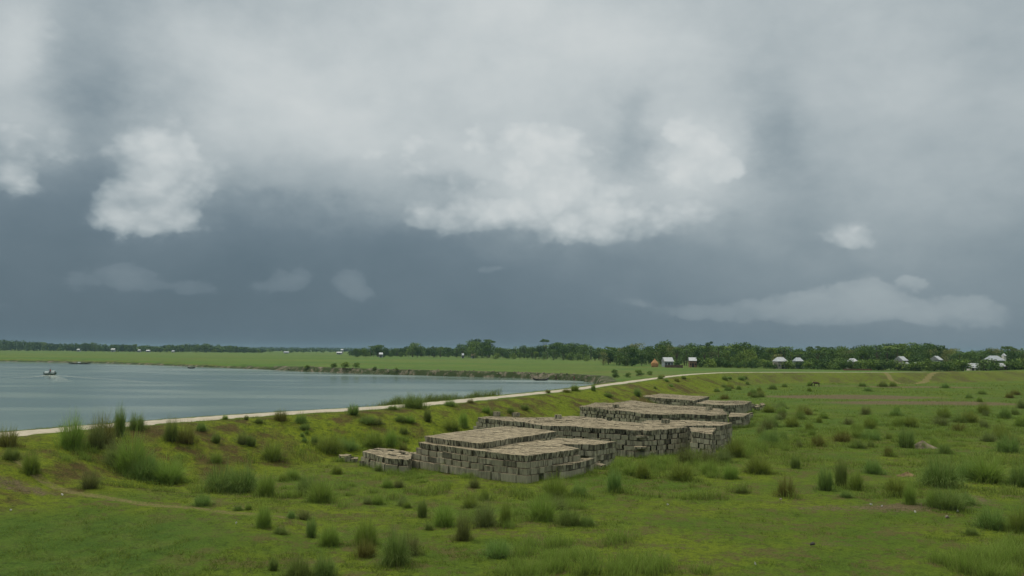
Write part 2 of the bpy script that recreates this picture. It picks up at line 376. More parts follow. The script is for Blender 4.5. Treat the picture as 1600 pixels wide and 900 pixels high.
def band_px(x, y, pts, w):
    d, _, _ = seg_dist(x, y, pts); return 1 - sst(w * .5, w, d)
def build_ground():
    dense = np.radians(np.arange(-36, 36.01, 0.125)); coarse = np.radians(np.arange(39, 322, 4.0))
    ang = np.concatenate([dense, coarse]); na = len(ang)
    rr = np.concatenate([[0.5, 3, 6, 9, 12, 15, 18, 21, 24], np.geomspace(26, 1500, 760), np.geomspace(1540, 6800, 50)]); nr = len(rr)
    A, D = np.meshgrid(ang, rr); X = D * np.sin(A); Y = D * np.cos(A)
    xf, yf = X.ravel(), Y.ravel(); Z = height(xf, yf)
    V = np.stack([xf, yf, Z], 1)
    i = np.arange(nr - 1)[:, None]; j = np.arange(na)[None, :]; j2 = (j + 1) % na
    Fc = np.stack([i * na + j, i * na + j2, (i + 1) * na + j2, (i + 1) * na + j], -1).reshape(-1, 4)[:, ::-1]
    d, s, arc = seg_dist(xf, yf, crest)
    inn = inside(xf, yf, water_poly); dwv, _, _ = seg_dist(xf, yf, water_poly, True); dwv = np.where(inn, dwv, -dwv)
    nz = fbm(xf / 5, yf / 5, 4); nz2 = fbm(xf / 1.7, yf / 1.7, 3)
    track = np.clip(band_px(xf, yf, TRACK, 0.5) * (0.14 + 0.45 * sst(.35, .6, nz)) * np.where(xf > -10, .62, 1), 0, 1)
    for p in PATHS: track = np.maximum(track, band_px(xf, yf, p, .9))
    def ell(px, py, rx, ry, z=0):
        cx, cy = at_z(px, py, z); return np.clip(1.25 - np.hypot((xf - cx) / rx, (yf - cy) / ry), 0, 1)
    soil = ell(20, 762, 4.0, 1.4, .9) * .62
    soil = np.maximum(soil, ell(1300, 604, 12, 7) * .55); soil = np.maximum(soil, ell(1430, 605, 26, 9) * .8)
    soil = np.maximum(soil, ell(1330, 621, 22, 9) * .95); soil = np.maximum(soil, ell(1450, 631, 22, 7) * .95); soil = np.maximum(soil, ell(1545, 622, 12, 3) * .5)
    soil = np.maximum(soil, ell(1420, 795, 5.0, 1.6) * .75); soil = np.maximum(soil, ell(1290, 795, 3, 1.4) * .55)
    soil = np.maximum(soil, ell(1300, 850, 3.5, 1.2) * .42); soil = np.maximum(soil, ell(1060, 855, 2.5, 1.0) * .4)
    soil = np.maximum(soil, (sst(.50, .70, nz) * .50) * sst(3, 9, xf) * (yf < 50))
    soil = np.maximum(soil, sst(.5, .62, nz2) * .5 * np.clip(1 - np.abs(d - 1.9) / .8, 0, 1))
    bank = ((Z < -0.15) & (yf > 120) & (xf > -330)) * sst(-9, -1, dwv) * sst(120, 180, yf)
    bank = np.maximum(bank, sst(-1.2, -1.9, Z) * (yf > 120))
    slope = (s < 0) * sst(1.6, 2.4, d) * (1 - sst(10, 14 + 6 * (nz - .5), d)) * sst(-60, -40, xf)
    soil = np.maximum(soil, slope * .42 * sst(35, 60, xf)); slope = slope * (1 - .45 * sst(30, 60, xf))
    slope = np.maximum(slope, (s > 0) * sst(1.6, 2.4, d) * (1 - sst(10, 14, d)) * .4)
    lush = sst(62, 85, yf + 14 * (nz - .5) - np.clip(xf, -20, 30) * .3) * (s < 0) * (.55 + .9 * (nz - .5))
    lush = np.maximum(lush, .8 * sst(-9, -14, xf + 3 * (nz - .5)) * (1 - sst(36, 41, yf)))
    far = np.clip((s > 0) * sst(12, 16, d) * (Z > -1.5) + (dwv < -30) * (s > 0), 0, 1) * sst(120, 160, yf)
    far = np.maximum(far, sst(330, 420, np.hypot(xf, yf)) * (s < 0))
    one = np.ones_like(Z)
    me = mesh_np('ground', V, Fc.ravel(), np.full(len(Fc), 4), [ground_material()], {
        'mask': np.stack([np.clip(soil, 0, 1), track, np.clip(bank, 0, 1), one], 1),
        'zone': np.stack([np.clip(slope, 0, 1), np.clip(lush, 0, 1), far, one], 1)}, smooth=True)
    return tag(link('ground', me), kind='structure')
build_ground()

# ------------------------------------------------------------------ crest path of pale concrete slabs
def crest_path():
    m, nb, b = newmat('pale_concrete_path', .85)
    g = nb.n('ShaderNodeNewGeometry').outputs['Position']
    n = nb.noise(g, 1.3, 6, .7); n2 = nb.noise(g, 7, 4, .7); n0 = nb.noise(g, .2, 4, .6)
    c = nb.mix(nb.mr(n, .35, .7), (.38, .345, .27), (.27, .245, .185))
    c = nb.mix(nb.mr(n2, .5, .75, 0, .6), c, (.20, .17, .11))
    c = nb.mix(nb.mr(n0, .55, .75, 0, .5), c, (.24, .21, .12))
    nb.put(b.inputs['Base Color'], c); bump(nb, b, n2, .03)
    pts = spline(crest_pts, 26); V = []; k = 6
    for i, p in enumerate(pts):
        a, c_ = pts[max(i - 1, 0)], pts[min(i + 1, len(pts) - 1)]; t = (c_ - a) / np.linalg.norm(c_ - a); n_ = np.array([-t[1], t[0]])
        wl = 1.25 + .6 * float(fbm(np.array([i * .6]), np.array([3.]), 3)[0]) - .3; wr = 1.15 + .9 * float(fbm(np.array([i * .5]), np.array([9.]), 3)[0]) - .45
        if p[1] < 95: wl *= 1.25; wr *= 1.25
        if p[0] > 46: f_ = max(.10, 1 - (p[0] - 46) / 75); wl *= f_; wr *= f_
        if p[0] > 118: break
        for q in range(k + 1):
            f = -wr + (wl + wr) * q / k; w = p + n_ * f
            V.append((w[0], w[1], CREST_Z + .055 - (.12 if q in (0, k) else 0) + .02 * random.random()))
    Fs = [(i * (k + 1) + q, (i + 1) * (k + 1) + q, (i + 1) * (k + 1) + q + 1, i * (k + 1) + q + 1)[::-1] for i in range(len(V) // (k + 1) - 1) for q in range(k)]
    me = mesh_np('path', V, [i for f in Fs for i in f], [4] * len(Fs), [m])
    tag(link('path', me), kind='structure')
crest_path()

# ------------------------------------------------------------------ water
def water():
    m, nb, b = newmat('river_water', .10)
    g = nb.n('ShaderNodeNewGeometry').outputs['Position']
    st = nb.noise(nb.v('MULTIPLY', g, (.006, .022, 1)), 1.0, 3, .45, 1.2)
    st2 = nb.noise(nb.v('MULTIPLY', g, (.02, .06, 1)), 1.0, 3, .5)
    rough = nb.mr(nb.m('MULTIPLY_ADD', st2, .35, nb.m('MULTIPLY', st, .65)), .36, .66, 0.10, .75)
    r1 = nb.noise(nb.v('MULTIPLY', g, (.9, 1.6, 1)), 1.0, 4, .6); r2 = nb.noise(nb.v('MULTIPLY', g, (.22, .4, 1)), 1.0, 3, .5)
    bp = nb.n('ShaderNodeBump'); bp.inputs['Distance'].default_value = .08
    nb.put(bp.inputs['Strength'], rough); nb.put(bp.inputs['Height'], nb.m('MULTIPLY_ADD', r2, 1.5, r1))
    nb.nt.links.new(bp.outputs[0], b.inputs['Normal'])
    nb.put(b.inputs['Base Color'], nb.mix(st, (.085, .130, .110), (.105, .150, .125)))
    nb.put(b.inputs['Roughness'], nb.mr(rough, .1, 1, .12, .34))
    b.inputs['IOR'].default_value = 1.33; b.inputs['Specular IOR Level'].default_value = .5
    V = [(-2600, -300, WATER_Z), (45, -300, WATER_Z), (45, 1200, WATER_Z), (-2600, 1200, WATER_Z)]
    tag(link('water', mesh_np('water', V, [0, 1, 2, 3], [4], [m])), kind='structure')
water()

# ------------------------------------------------------------------ stacks of concrete blocks
def block_material():
    m, nb, b = newmat('weathered_concrete', .92)
    g = nb.n('ShaderNodeNewGeometry'); P = g.outputs['Position']
    a = nb.n('ShaderNodeAttribute'); a.attribute_name = 'rnd'; rnd = a.outputs['Fac']
    sn = nb.n('ShaderNodeSeparateXYZ'); nb.nt.links.new(g.outputs['True Normal'], sn.inputs[0])
    n = nb.noise(P, 2.2, 6, .7); n2 = nb.noise(P, 9, 5, .7); st = nb.noise(nb.v('MULTIPLY', P, (7, 7, 1.1)), 1.0, 4, .6)
    side = nb.mix(nb.mr(rnd, 0, 1, 0, 1, False), (.225, .222, .150), (.335, .325, .235))
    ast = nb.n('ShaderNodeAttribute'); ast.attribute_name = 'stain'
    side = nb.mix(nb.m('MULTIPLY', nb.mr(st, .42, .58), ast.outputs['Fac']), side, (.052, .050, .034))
    side = nb.mix(nb.mr(rnd, .0, .10, .7, 0), side, (.03, .03, .024))  # a few block sides painted near black, as the shade of recessed gaps
    side = nb.mix(nb.mr(n2, .5, .75, 0, .4), side, (.31, .30, .24))
    top = nb.mix(rnd, (.255, .218, .138), (.360, .310, .205))
    top = nb.mix(nb.mr(n, .42, .62, 0, .7), top, (.13, .108, .072))
    top = nb.mix(nb.mr(n2, .42, .6, .6, 0), top, (.075, .062, .044))
    c = nb.mix(nb.mr(sn.outputs[2], .4, .8), side, top)
    nb.put(b.inputs['Base Color'], c); bump(nb, b, n2, .008)
    return m
M_BLOCK = block_material()
BLOCKS = []          # dict(V=8x3 array, rnd, face, stack, course, order)
CH = 0.385
def resample(pts, n):
    pts = np.array(pts, float); l = np.concatenate([[0], np.cumsum(np.linalg.norm(np.diff(pts, axis=0), axis=1))])
    s = np.linspace(0, l[-1], n); return np.stack([np.interp(s, l, pts[:, i]) for i in (0, 1)], 1), l[-1]
def add_block(c8, stack, course, iu, iv, nu, nv, ncourse):
    c8 = np.array(c8); cen = c8.mean(0)
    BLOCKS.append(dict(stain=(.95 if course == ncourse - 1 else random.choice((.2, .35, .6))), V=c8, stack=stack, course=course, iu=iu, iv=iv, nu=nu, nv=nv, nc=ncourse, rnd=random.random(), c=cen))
def strip(stack, front, back, n_course, z0=0.0, ul=.72, vl=.5, holes=0.0, step=(0, 0, 0, 0), base_follow=True, wob=.1):
    """blocks laid between a front and a back outline, course upon course; step = setback per course (left, right, front, back)"""
    rs = random.Random(hash(stack) % 1000 if False else sum(map(ord, stack)) + int(z0 * 10))
    fr, lf = resample(front, 60); bk, lb = resample(back, 60)
    depth = np.linalg.norm(fr - bk, axis=1).mean(); L_ = (lf + lb) / 2
    def P(s, t):
        i = s * 59; i0 = int(max(0, min(58, math.floor(i)))); f = i - i0
        a = fr[i0] * (1 - f) + fr[i0 + 1] * f; b_ = bk[i0] * (1 - f) + bk[i0 + 1] * f
        return a * (1 - t) + b_ * t
    for k in range(n_course):
        cb = n_course - 1 - k
        s0, s1 = -step[0] * cb / L_, 1 + step[1] * cb / L_
        t0, t1 = -step[2] * cb / depth, 1 + step[3] * cb / depth
        nu = max(1, round((s1 - s0) * L_ / ul)); nv = max(1, round((t1 - t0) * depth / vl))
        for iv in range(nv):
            off = .5 * ((iv + k) % 2)
            us = [s0] + [s0 + (s1 - s0) * min(1, max(0, (u + off * (0 < u) + rs.uniform(-.2, .2)) / nu)) for u in range(1, nu)] + [s1]
            for iu in range(nu):
                edge = iv in (0, nv - 1) or iu in (0, nu - 1)
                if k < n_course - 1 and not edge and not (iv <= 1 or iv >= nv - 2 or iu <= 1 or iu >= nu - 2): continue
                if rs.random() < holes and (k == n_course - 1): continue
                if edge and k < n_course - 1 and rs.random() < .012: continue
                a, b_ = us[iu], us[iu + 1]; c, d = t0 + (t1 - t0) * iv / nv, t0 + (t1 - t0) * (iv + 1) / nv
                q = [P(a, c), P(b_, c), P(b_, d), P(a, d)]; cen = sum(q) / 4
                low = float(fbm(np.array([cen[0] / 3.2]), np.array([cen[1] / 3.2]), 3)[0] - .5) * wob * 3
                topq = k == n_course - 1; gz = z0 + low * .45 + rs.uniform(-.022, .022) * (.55 if topq else 1)
                zb, zt = gz + k * CH, gz + (k + 1) * CH + .0 * rs.random()
                if k == 0 and z0 < .2: zb -= .14
                gap = rs.choice((.01, .016, .03, .05, .09)) * (1 if edge else .6); jit = np.array([rs.uniform(-.05, .05), rs.uniform(-.05, .05)]) * (1 if edge else .4)
                ang = rs.uniform(-.04, .04); tap = rs.uniform(.84, .91) if k == n_course - 1 else rs.uniform(.92, .97)
                tl = (rs.uniform(-.03, .03) * (.5 if topq else 1), rs.uniform(-.03, .03) * (.5 if topq else 1)); gap = gap * (.35 if topq and rs.random() < .85 else 1); cap = 1.05 if topq and edge else 1.0
                V = []
                for (sc_, z, e) in ((tap, zb, 0), (cap, zt - rs.uniform(.026, .052) * (.3 if topq else 1), 1)):
                    for w in q:
                        r_ = (w - cen); l = np.linalg.norm(r_); r_ = r_ * sc_ * (l - gap) / l
                        x, y = r_[0] * math.cos(ang) - r_[1] * math.sin(ang), r_[0] * math.sin(ang) + r_[1] * math.cos(ang)
                        V.append((cen[0] + x + jit[0], cen[1] + y + jit[1], z + e * (x * tl[0] + y * tl[1])))
                add_block(V, stack, k, iu, iv, nu, nv, n_course)
def loose(stack, px, py, n, spread, zs=(0.0,), tilt=.25, flat=True):
    rs = random.Random(int(px * 7 + py))
    for i in range(n):
        x, y, z = hit(px + rs.uniform(-1, 1) * spread[0], py + rs.uniform(-1, 1) * spread[1])
        z = z + rs.choice(zs) - .05
        w, d, h = rs.uniform(.26, .36), rs.uniform(.2, .28), rs.uniform(.15, .2)
        Mx = Matrix.Translation((x, y, z + h)) @ Matrix.Rotation(rs.uniform(0, 3.1), 4, 'Z') @ Matrix.Rotation(rs.uniform(-tilt, tilt), 4, 'X') @ Matrix.Rotation(rs.uniform(-tilt, tilt), 4, 'Y')
        V = [Mx @ Vector((sx * w * (.86 if sz < 0 else 1), sy * d * (.86 if sz < 0 else 1), sz * h)) for sz in (-1, 1) for sx, sy in ((-1, -1), (1, -1), (1, 1), (-1, 1))]
        add_block([tuple(v) for v in V], stack, 0, i, 0, n, 1, 1)
def az_(px, py, z): return at_z(px, py, z)
Z4, Z5, Z3, Z2 = 4 * CH, 5 * CH, 3 * CH, 2 * CH
# nearest stack: four courses with a fifth tier set back on the left
strip('nearest stack', [az_(655, 690.5, Z4), az_(700, 698, Z4), az_(740, 704, Z4), az_(822, 711.5, Z4)],
      [az_(778, 676, Z4), az_(800, 680, Z4), az_(850, 689, Z4), az_(906, 701, Z4)], 4, step=(.45, .10, .12, 0), holes=0, ul=1.0, vl=.6)
strip('upper tier of nearest stack', [az_(663, 681, Z5), az_(706, 688, Z5), az_(751, 693, Z5)], [az_(787, 666, Z5), az_(830, 669, Z5), az_(870, 673.5, Z5)], 1, z0=Z4 + .01, wob=.05, ul=1.0, vl=.6)
strip('low ledge right of nearest stack', [az_(872, 727, Z2), az_(900, 724, Z2)], [az_(908, 716, Z2), az_(928, 716, Z2)], 2)
strip('stack behind the nearest one', [az_(838, 692, Z4), az_(885, 694.5, Z4), az_(930, 695.5, Z4)], [az_(872, 684, Z4), az_(915, 686, Z4), az_(961, 690.5, Z4)], 4, holes=.02)
strip('small low stack at far left', [az_(566, 705, Z2), az_(603, 715, Z2), az_(640, 717.5, Z2)], [az_(590, 700.5, Z2), az_(618, 702, Z2), az_(645, 706, Z2)], 2, holes=.12, step=(.2, 0, .15, 0))
# long middle stack
strip('long middle stack', [az_(746, 651.5, Z5), az_(805, 659, Z5), az_(863, 665.5, Z5), az_(930, 669, Z5), az_(1012, 673, Z5), az_(1074, 668.5, Z5)],
      [az_(772, 648.8, Z5), az_(838, 652.5, Z5), az_(893, 650, Z5), az_(940, 653.5, Z5), az_(1000, 660, Z5), az_(1062, 665, Z5)], 5, step=(.3, .05, .06, 0), holes=.006, wob=.22, ul=.66)
strip('right end of long middle stack', [az_(1000, 659, Z5), az_(1060, 664.8, Z5), az_(1125, 665.6, Z5)], [az_(1012, 655.3, Z5), az_(1080, 656.5, Z5), az_(1145, 661, Z5)], 5, wob=.2)
strip('small stack before the long one', [az_(1080, 675, Z5), az_(1112, 678, Z5)], [az_(1078, 668.5, Z5), az_(1118, 670, Z5)], 5, holes=.03, wob=.2)
# third stack
strip('third stack', [az_(905, 635, Z4), az_(964, 640.5, Z4), az_(1012, 646, Z4), az_(1069, 646.5, Z4), az_(1114, 648.5, Z4), az_(1137, 647, Z4)],
      [az_(930, 629, Z4), az_(958, 630, Z4), az_(986, 626.3, Z4), az_(1031, 631, Z4), az_(1100, 636, Z4), az_(1128, 639, Z4)], 4, wob=.26, holes=.004)
strip('low end of third stack', [az_(1138, 651, Z3), az_(1162, 650.5, Z3)], [az_(1142, 643.5, Z3), az_(1172, 645, Z3)], 3, wob=.2)
# farthest pair
strip('farthest stack', [az_(1001, 619.2, Z3), az_(1040, 623, Z3), az_(1086, 626, Z3)], [az_(1031, 615.3, Z3), az_(1070, 617.5, Z3), az_(1108, 620.5, Z3)], 3, wob=.2, step=(.2, 0, 0, 0))
strip('right half of farthest stack', [az_(1087, 630, Z3), az_(1121, 633, Z3), az_(1162, 631.5, Z3)], [az_(1108, 624.5, Z3), az_(1140, 626, Z3), az_(1175, 627.5, Z3)], 3, wob=.2)
loose('rubble right of nearest stack', 925, 729, 16, (20, 6), (0, 0, .3)); loose('rubble left of the low stack', 548, 721, 8, (16, 3), (0, .05), .12)
loose('rubble before the low stack', 600, 730, 6, (32, 2.5), (0,), .15)
loose('rubble beside the farthest stack', 1184, 639, 14, (9, 3.5), (0, .25, .4)); loose('rubble right of long middle stack', 1125, 700, 7, (22, 10), (0, .3)); loose('rubble right of third stack', 1168, 654, 5, (9, 3), (0, .2))
for (px, py, z) in ((776, 650, Z5), (806, 651.5, Z5), (872, 655, Z5), (1040, 662, Z5), (962, 637, Z4), (1108, 641, Z4)):      # odd blocks left on the tops
    x, y = az_(px, py, z); z += .04; a = random.uniform(0, 3)
    V = [(x + (sx * math.cos(a) - sy * math.sin(a)) * .27, y + (sx * math.sin(a) + sy * math.cos(a)) * .24, z + e * .34) for e in (0, 1) for sx, sy in ((-1, -1), (1, -1), (1, 1), (-1, 1))]
    add_block(V, 'odd block lying on a stack', 0, 0, 0, 1, 1, 1)
for (px, py, z, st) in ((1003, 680, Z4, 'long middle stack'), (1014, 704, CH, 'long middle stack'), (1000, 697, Z2, 'long middle stack'), (1035, 648, Z3, 'third stack')):      # ledges sticking out
    x, y = az_(px, py, z)
    V = [(x + sx * .45, y - .12 + sy * .3, z - .16 + e * .14) for e in (0, 1) for sx, sy in ((-1, -1), (1, -1), (1, 1), (-1, 1))]
    add_block(V, 'block jutting out of a stack', 0, 0, 0, 1, 1, 1)

BF = [(0, 3, 2, 1), (4, 5, 6, 7), (0, 1, 5, 4), (1, 2, 6, 5), (2, 3, 7, 6), (3, 0, 4, 7)]
def finish_blocks():
    allv = np.concatenate([b['V'] for b in BLOCKS]); fs = []
    for i in range(len(BLOCKS)): fs += [tuple(8 * i + k for k in f) for f in BF]
    bvh = BVHTree.FromPolygons([tuple(v) for v in allv], fs)
    for i, b in enumerate(BLOCKS):
        area = 0; V = b['V']; cen = V.mean(0); b['faces'] = {}
        for fi, f in enumerate(BF[1:], 1):
            q = V[list(f)]; fc = q.mean(0); n = np.cross(q[1] - q[0], q[3] - q[0]); A = np.linalg.norm(n); n = n / max(A, 1e-9)
            if np.dot(n, fc - cen) < 0: n = -n
            toc = np.array(CAM) - fc; dist = np.linalg.norm(toc); cosv = np.dot(n, toc) / dist
            if cosv <= 0: continue
            vis = 0
            for a_, b_ in ((.5, .5), (.2, .2), (.8, .2), (.2, .8), (.8, .8), (.5, .85), (.5, .15)):
                p = (q[0] * (1 - a_) + q[1] * a_) * (1 - b_) + (q[3] * (1 - a_) + q[2] * a_) * b_
                o = Vector(p); d = (o - CAM); L_ = d.length; d.normalize()
                h = bvh.ray_cast(CAM, d, L_ - .03)
                if h[0] is None: vis += 1
            b['faces'][fi] = vis / 7 * A * cosv * F * F / dist ** 2
        b['area'] = sum(b['faces'].values())
    order = sorted(range(len(BLOCKS)), key=lambda i: -BLOCKS[i]['area'])
    chosen = order[:300]; rest = order[300:]
    names = ['first', 'second', 'third', 'fourth', 'fifth', 'sixth', 'seventh', 'eighth', 'ninth', 'tenth', 'eleventh', 'twelfth', 'thirteenth', 'fourteenth', 'fifteenth', 'sixteenth', 'seventeenth', 'eighteenth', 'nineteenth', 'twentieth']
    def o_(n): return names[n] if n < 20 else 'twenty-' + names[n - 20] if n < 29 else ('thirtieth' if n == 29 else 'thirty-' + names[n - 30] if 30 <= n < 39 else 'far')
    rub = {}
    for i in chosen:
        b = BLOCKS[i]; topc = b['nc'] - 1 - b['course']; st = b['stack']
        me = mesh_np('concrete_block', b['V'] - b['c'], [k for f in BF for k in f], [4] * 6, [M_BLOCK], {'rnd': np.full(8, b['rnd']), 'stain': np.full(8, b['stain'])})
        o = link('concrete_block', me, None, tuple(b['c']))
        if 'rubble' in st:
            k = rub.setdefault(st, 0); rub[st] += 1
            lab = f"loose tilted block lying in the {st}"
        elif 'odd' in st: lab = 'odd grey block left lying on top of a block stack'
        elif 'jutting' in st: lab = 'flat grey block jutting out of the long stack front'
        else:
            nm = {'upper tier of nearest stack': "nearest stack upper tier", 'nearest stack': 'nearest stack lower tier'}.get(st, st)
            if b['iv'] == 0:
                lab = f"{nm}, front side, {o_(topc)} course down, {o_(b['iu'])} from left"
            elif b['iu'] == b['nu'] - 1:
                lab = f"{nm}, right side, {o_(topc)} course down, {o_(b['iv'])} from front"
            elif b['course'] == b['nc'] - 1:
                lab = f"{nm}, top, {o_(b['iv'])} row back, {o_(b['iu'])} block from left"
            else: lab = f"{nm}, inner, {o_(topc)} course down, {o_(b['iu'])} column, {o_(b['iv'])} row"
            lab = lab.replace('first course down', 'top course')
        tag(o, lab, 'concrete block', 'stacked concrete blocks in the field')
    V = np.concatenate([BLOCKS[i]['V'] for i in rest]); rn = np.concatenate([np.full(8, BLOCKS[i]['rnd']) for i in rest])
    ff = np.concatenate([(np.array(BF) + 8 * k) for k in range(len(rest))])
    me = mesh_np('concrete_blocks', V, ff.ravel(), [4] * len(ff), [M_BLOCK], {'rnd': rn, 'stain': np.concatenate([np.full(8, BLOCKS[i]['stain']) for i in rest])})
    tag(link('concrete_blocks', me), 'mass of smaller-looking grey concrete blocks filling the stacks behind the nearest', 'concrete blocks', 'stacked concrete blocks in the field', 'stuff')
    print('blocks', len(BLOCKS))
finish_blocks()

# ------------------------------------------------------------------ grass
def grass_material(name, tip, mid, root, seed=0):
    m, nb, b = newmat(name, .8)
    a = nb.n('ShaderNodeAttribute'); a.attribute_name = 'gr'
    s = nb.n('ShaderNodeSeparateColor'); nb.nt.links.new(a.outputs['Color'], s.inputs[0])
    hgt, rnd = s.outputs[0], s.outputs[1]
    oi = nb.n('ShaderNodeObjectInfo').outputs['Random']
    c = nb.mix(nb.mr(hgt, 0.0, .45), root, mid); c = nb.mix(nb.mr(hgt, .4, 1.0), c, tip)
    c = nb.mix(nb.mr(rnd, .72, 1.0, 0, .6), c, (.18, .18, .06))
    hs = nb.n('ShaderNodeHueSaturation'); nb.put(hs.inputs['Color'], c); nb.put(hs.inputs['Value'], nb.m('ADD', nb.m('MULTIPLY', rnd, .5), nb.m('MULTIPLY_ADD', oi, .35, .55)))
    nb.put(hs.inputs['Hue'], nb.m('MULTIPLY_ADD', oi, .03, .487))
    nb.put(b.inputs['Base Color'], hs.outputs[0]); b.inputs['Specular IOR Level'].default_value = .12
    tr = nb.n('ShaderNodeBsdfTranslucent'); nb.put(tr.inputs[0], hs.outputs[0])
    mx = nb.n('ShaderNodeMixShader'); mx.inputs[0].default_value = .42
    nb.nt.links.new(b.outputs[0], mx.inputs[1]); nb.nt.links.new(tr.outputs[0], mx.inputs[2])
    nb.nt.links.new(mx.outputs[0], nb.nt.nodes['Material Output'].inputs[0])
    return m
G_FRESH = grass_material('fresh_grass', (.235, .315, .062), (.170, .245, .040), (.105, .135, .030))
G_DARK = grass_material('dark_grass', (.200, .285, .075), (.140, .215, .046), (.085, .110, .030))
G_PALE = grass_material('pale_grass', (.210, .245, .090), (.135, .175, .048), (.070, .080, .028))
G_BROWN = grass_material('brownish_grass', (.200, .235, .050), (.150, .150, .036), (.105, .080, .030))
G_TURF = grass_material('turf_grass', (.170, .220, .032), (.100, .145, .020), (.060, .080, .014))

def blades(base, h, lean_dir, lean, width, droop, rs, segs=3):
    """vectorised tapering curved strips; returns V, faces, gr"""
    n = len(base); T = np.linspace(0, 1, segs + 1)
    ang = rs.rand(n) * math.pi * 2; wd = np.stack([np.cos(ang), np.sin(ang), np.zeros(n)], 1)
    V = np.zeros((n, segs * 2 + 1, 3)); G = np.zeros((n, segs * 2 + 1, 4)); G[..., 3] = 1
    rnd = rs.rand(n)
    for k, t in enumerate(T):
        out_ = lean * (t ** 1.6) ; z = h * (t - droop * t ** 3 * .55)
        c = base + np.stack([lean_dir[:, 0] * out_, lean_dir[:, 1] * out_, z], 1)
        w = (width * (1 - t) ** .7)[:, None]
        if k < segs: V[:, 2 * k] = c - wd * w / 2; V[:, 2 * k + 1] = c + wd * w / 2; G[:, 2 * k, 0] = t; G[:, 2 * k + 1, 0] = t
        else: V[:, 2 * k] = c; G[:, 2 * k, 0] = 1
    G[..., 1] = rnd[:, None]
    m = segs * 2 + 1; o = (np.arange(n) * m)[:, None]; quads = []
    for k in range(segs - 1): quads.append(o + np.array([2 * k, 2 * k + 1, 2 * k + 3, 2 * k + 2]))
    q = np.concatenate(quads, 0) if quads else np.zeros((0, 4), int)
    tr = o + np.array([2 * segs - 2, 2 * segs - 1, 2 * segs])
    return V.reshape(-1, 3), np.concatenate([q.ravel(), tr.ravel()]), np.concatenate([np.full(len(q), 4), np.full(len(tr), 3)]), G.reshape(-1, 4)
def tuft_mesh(name, mat, n, r0, lean, droop, w=.016, hvar=.35, seed=0, skirt=.5):
    rs = np.random.RandomState(seed)
    a = rs.rand(n) * 6.283; r = r0 * np.sqrt(rs.rand(n)); base = np.stack([np.cos(a) * r, np.sin(a) * r, np.full(n, -.04)], 1)
    a2 = a + rs.randn(n) * .6; ld = np.stack([np.cos(a2), np.sin(a2)], 1)
    k = rs.rand(n)
    lobes = (1 + .22 * np.sin(a * 3 + seed) * rs.rand(n)) * (1 - .22 * (r / r0) ** 2)
    h = (1 - hvar * rs.rand(n) - .22 * k) * lobes * .95; ln = lean * (.1 + .9 * k) * (1 + .3 * rs.randn(n))
    m = int(n * skirt); a3 = rs.rand(m) * 6.283; r3 = r0 * (.8 + 2.0 * rs.rand(m) ** 1.6); hs_ = (.42 - .32 * (r3 / r0 - .8) / 2) * (.5 + .7 * rs.rand(m)) * (1 + .4 * np.sin(a3 * 2 + seed))
    base = np.concatenate([base, np.stack([np.cos(a3) * r3, np.sin(a3) * r3, np.full(m, -.03)], 1)]); h = np.concatenate([h, hs_])
    a4 = a3 + rs.randn(m) * .9; ld = np.concatenate([ld, np.stack([np.cos(a4), np.sin(a4)], 1)]); ln = np.concatenate([ln, .8 * hs_ * rs.rand(m)]); k = np.concatenate([k, .4 * rs.rand(m)])
    V, ff, sz, G = blades(base, h, ld, ln, np.full(n + m, w) * (.6 + .8 * rs.rand(n + m)), droop * k, rs)
    return mesh_np(name, V, ff, sz, [mat], {'gr': G})
TUFTS = {
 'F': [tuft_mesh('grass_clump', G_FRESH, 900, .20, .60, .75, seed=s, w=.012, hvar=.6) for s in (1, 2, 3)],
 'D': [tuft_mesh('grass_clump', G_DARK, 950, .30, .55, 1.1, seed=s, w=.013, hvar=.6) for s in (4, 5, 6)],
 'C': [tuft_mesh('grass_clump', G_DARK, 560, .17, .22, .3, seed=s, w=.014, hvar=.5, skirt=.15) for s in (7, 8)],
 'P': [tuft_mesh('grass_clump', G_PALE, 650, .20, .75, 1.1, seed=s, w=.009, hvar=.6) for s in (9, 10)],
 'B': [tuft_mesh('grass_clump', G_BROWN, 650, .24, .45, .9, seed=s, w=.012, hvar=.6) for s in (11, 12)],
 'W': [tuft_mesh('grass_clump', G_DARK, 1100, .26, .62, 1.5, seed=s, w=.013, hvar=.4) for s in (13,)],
}
DESC = {'F': 'fresh green feathery grass clump', 'D': 'dark green bushy grass clump', 'C': 'narrow upright dark grass clump', 'P': 'pale wispy grass clump', 'B': 'brownish dry grass clump', 'W': 'large drooping dark grass clump'}
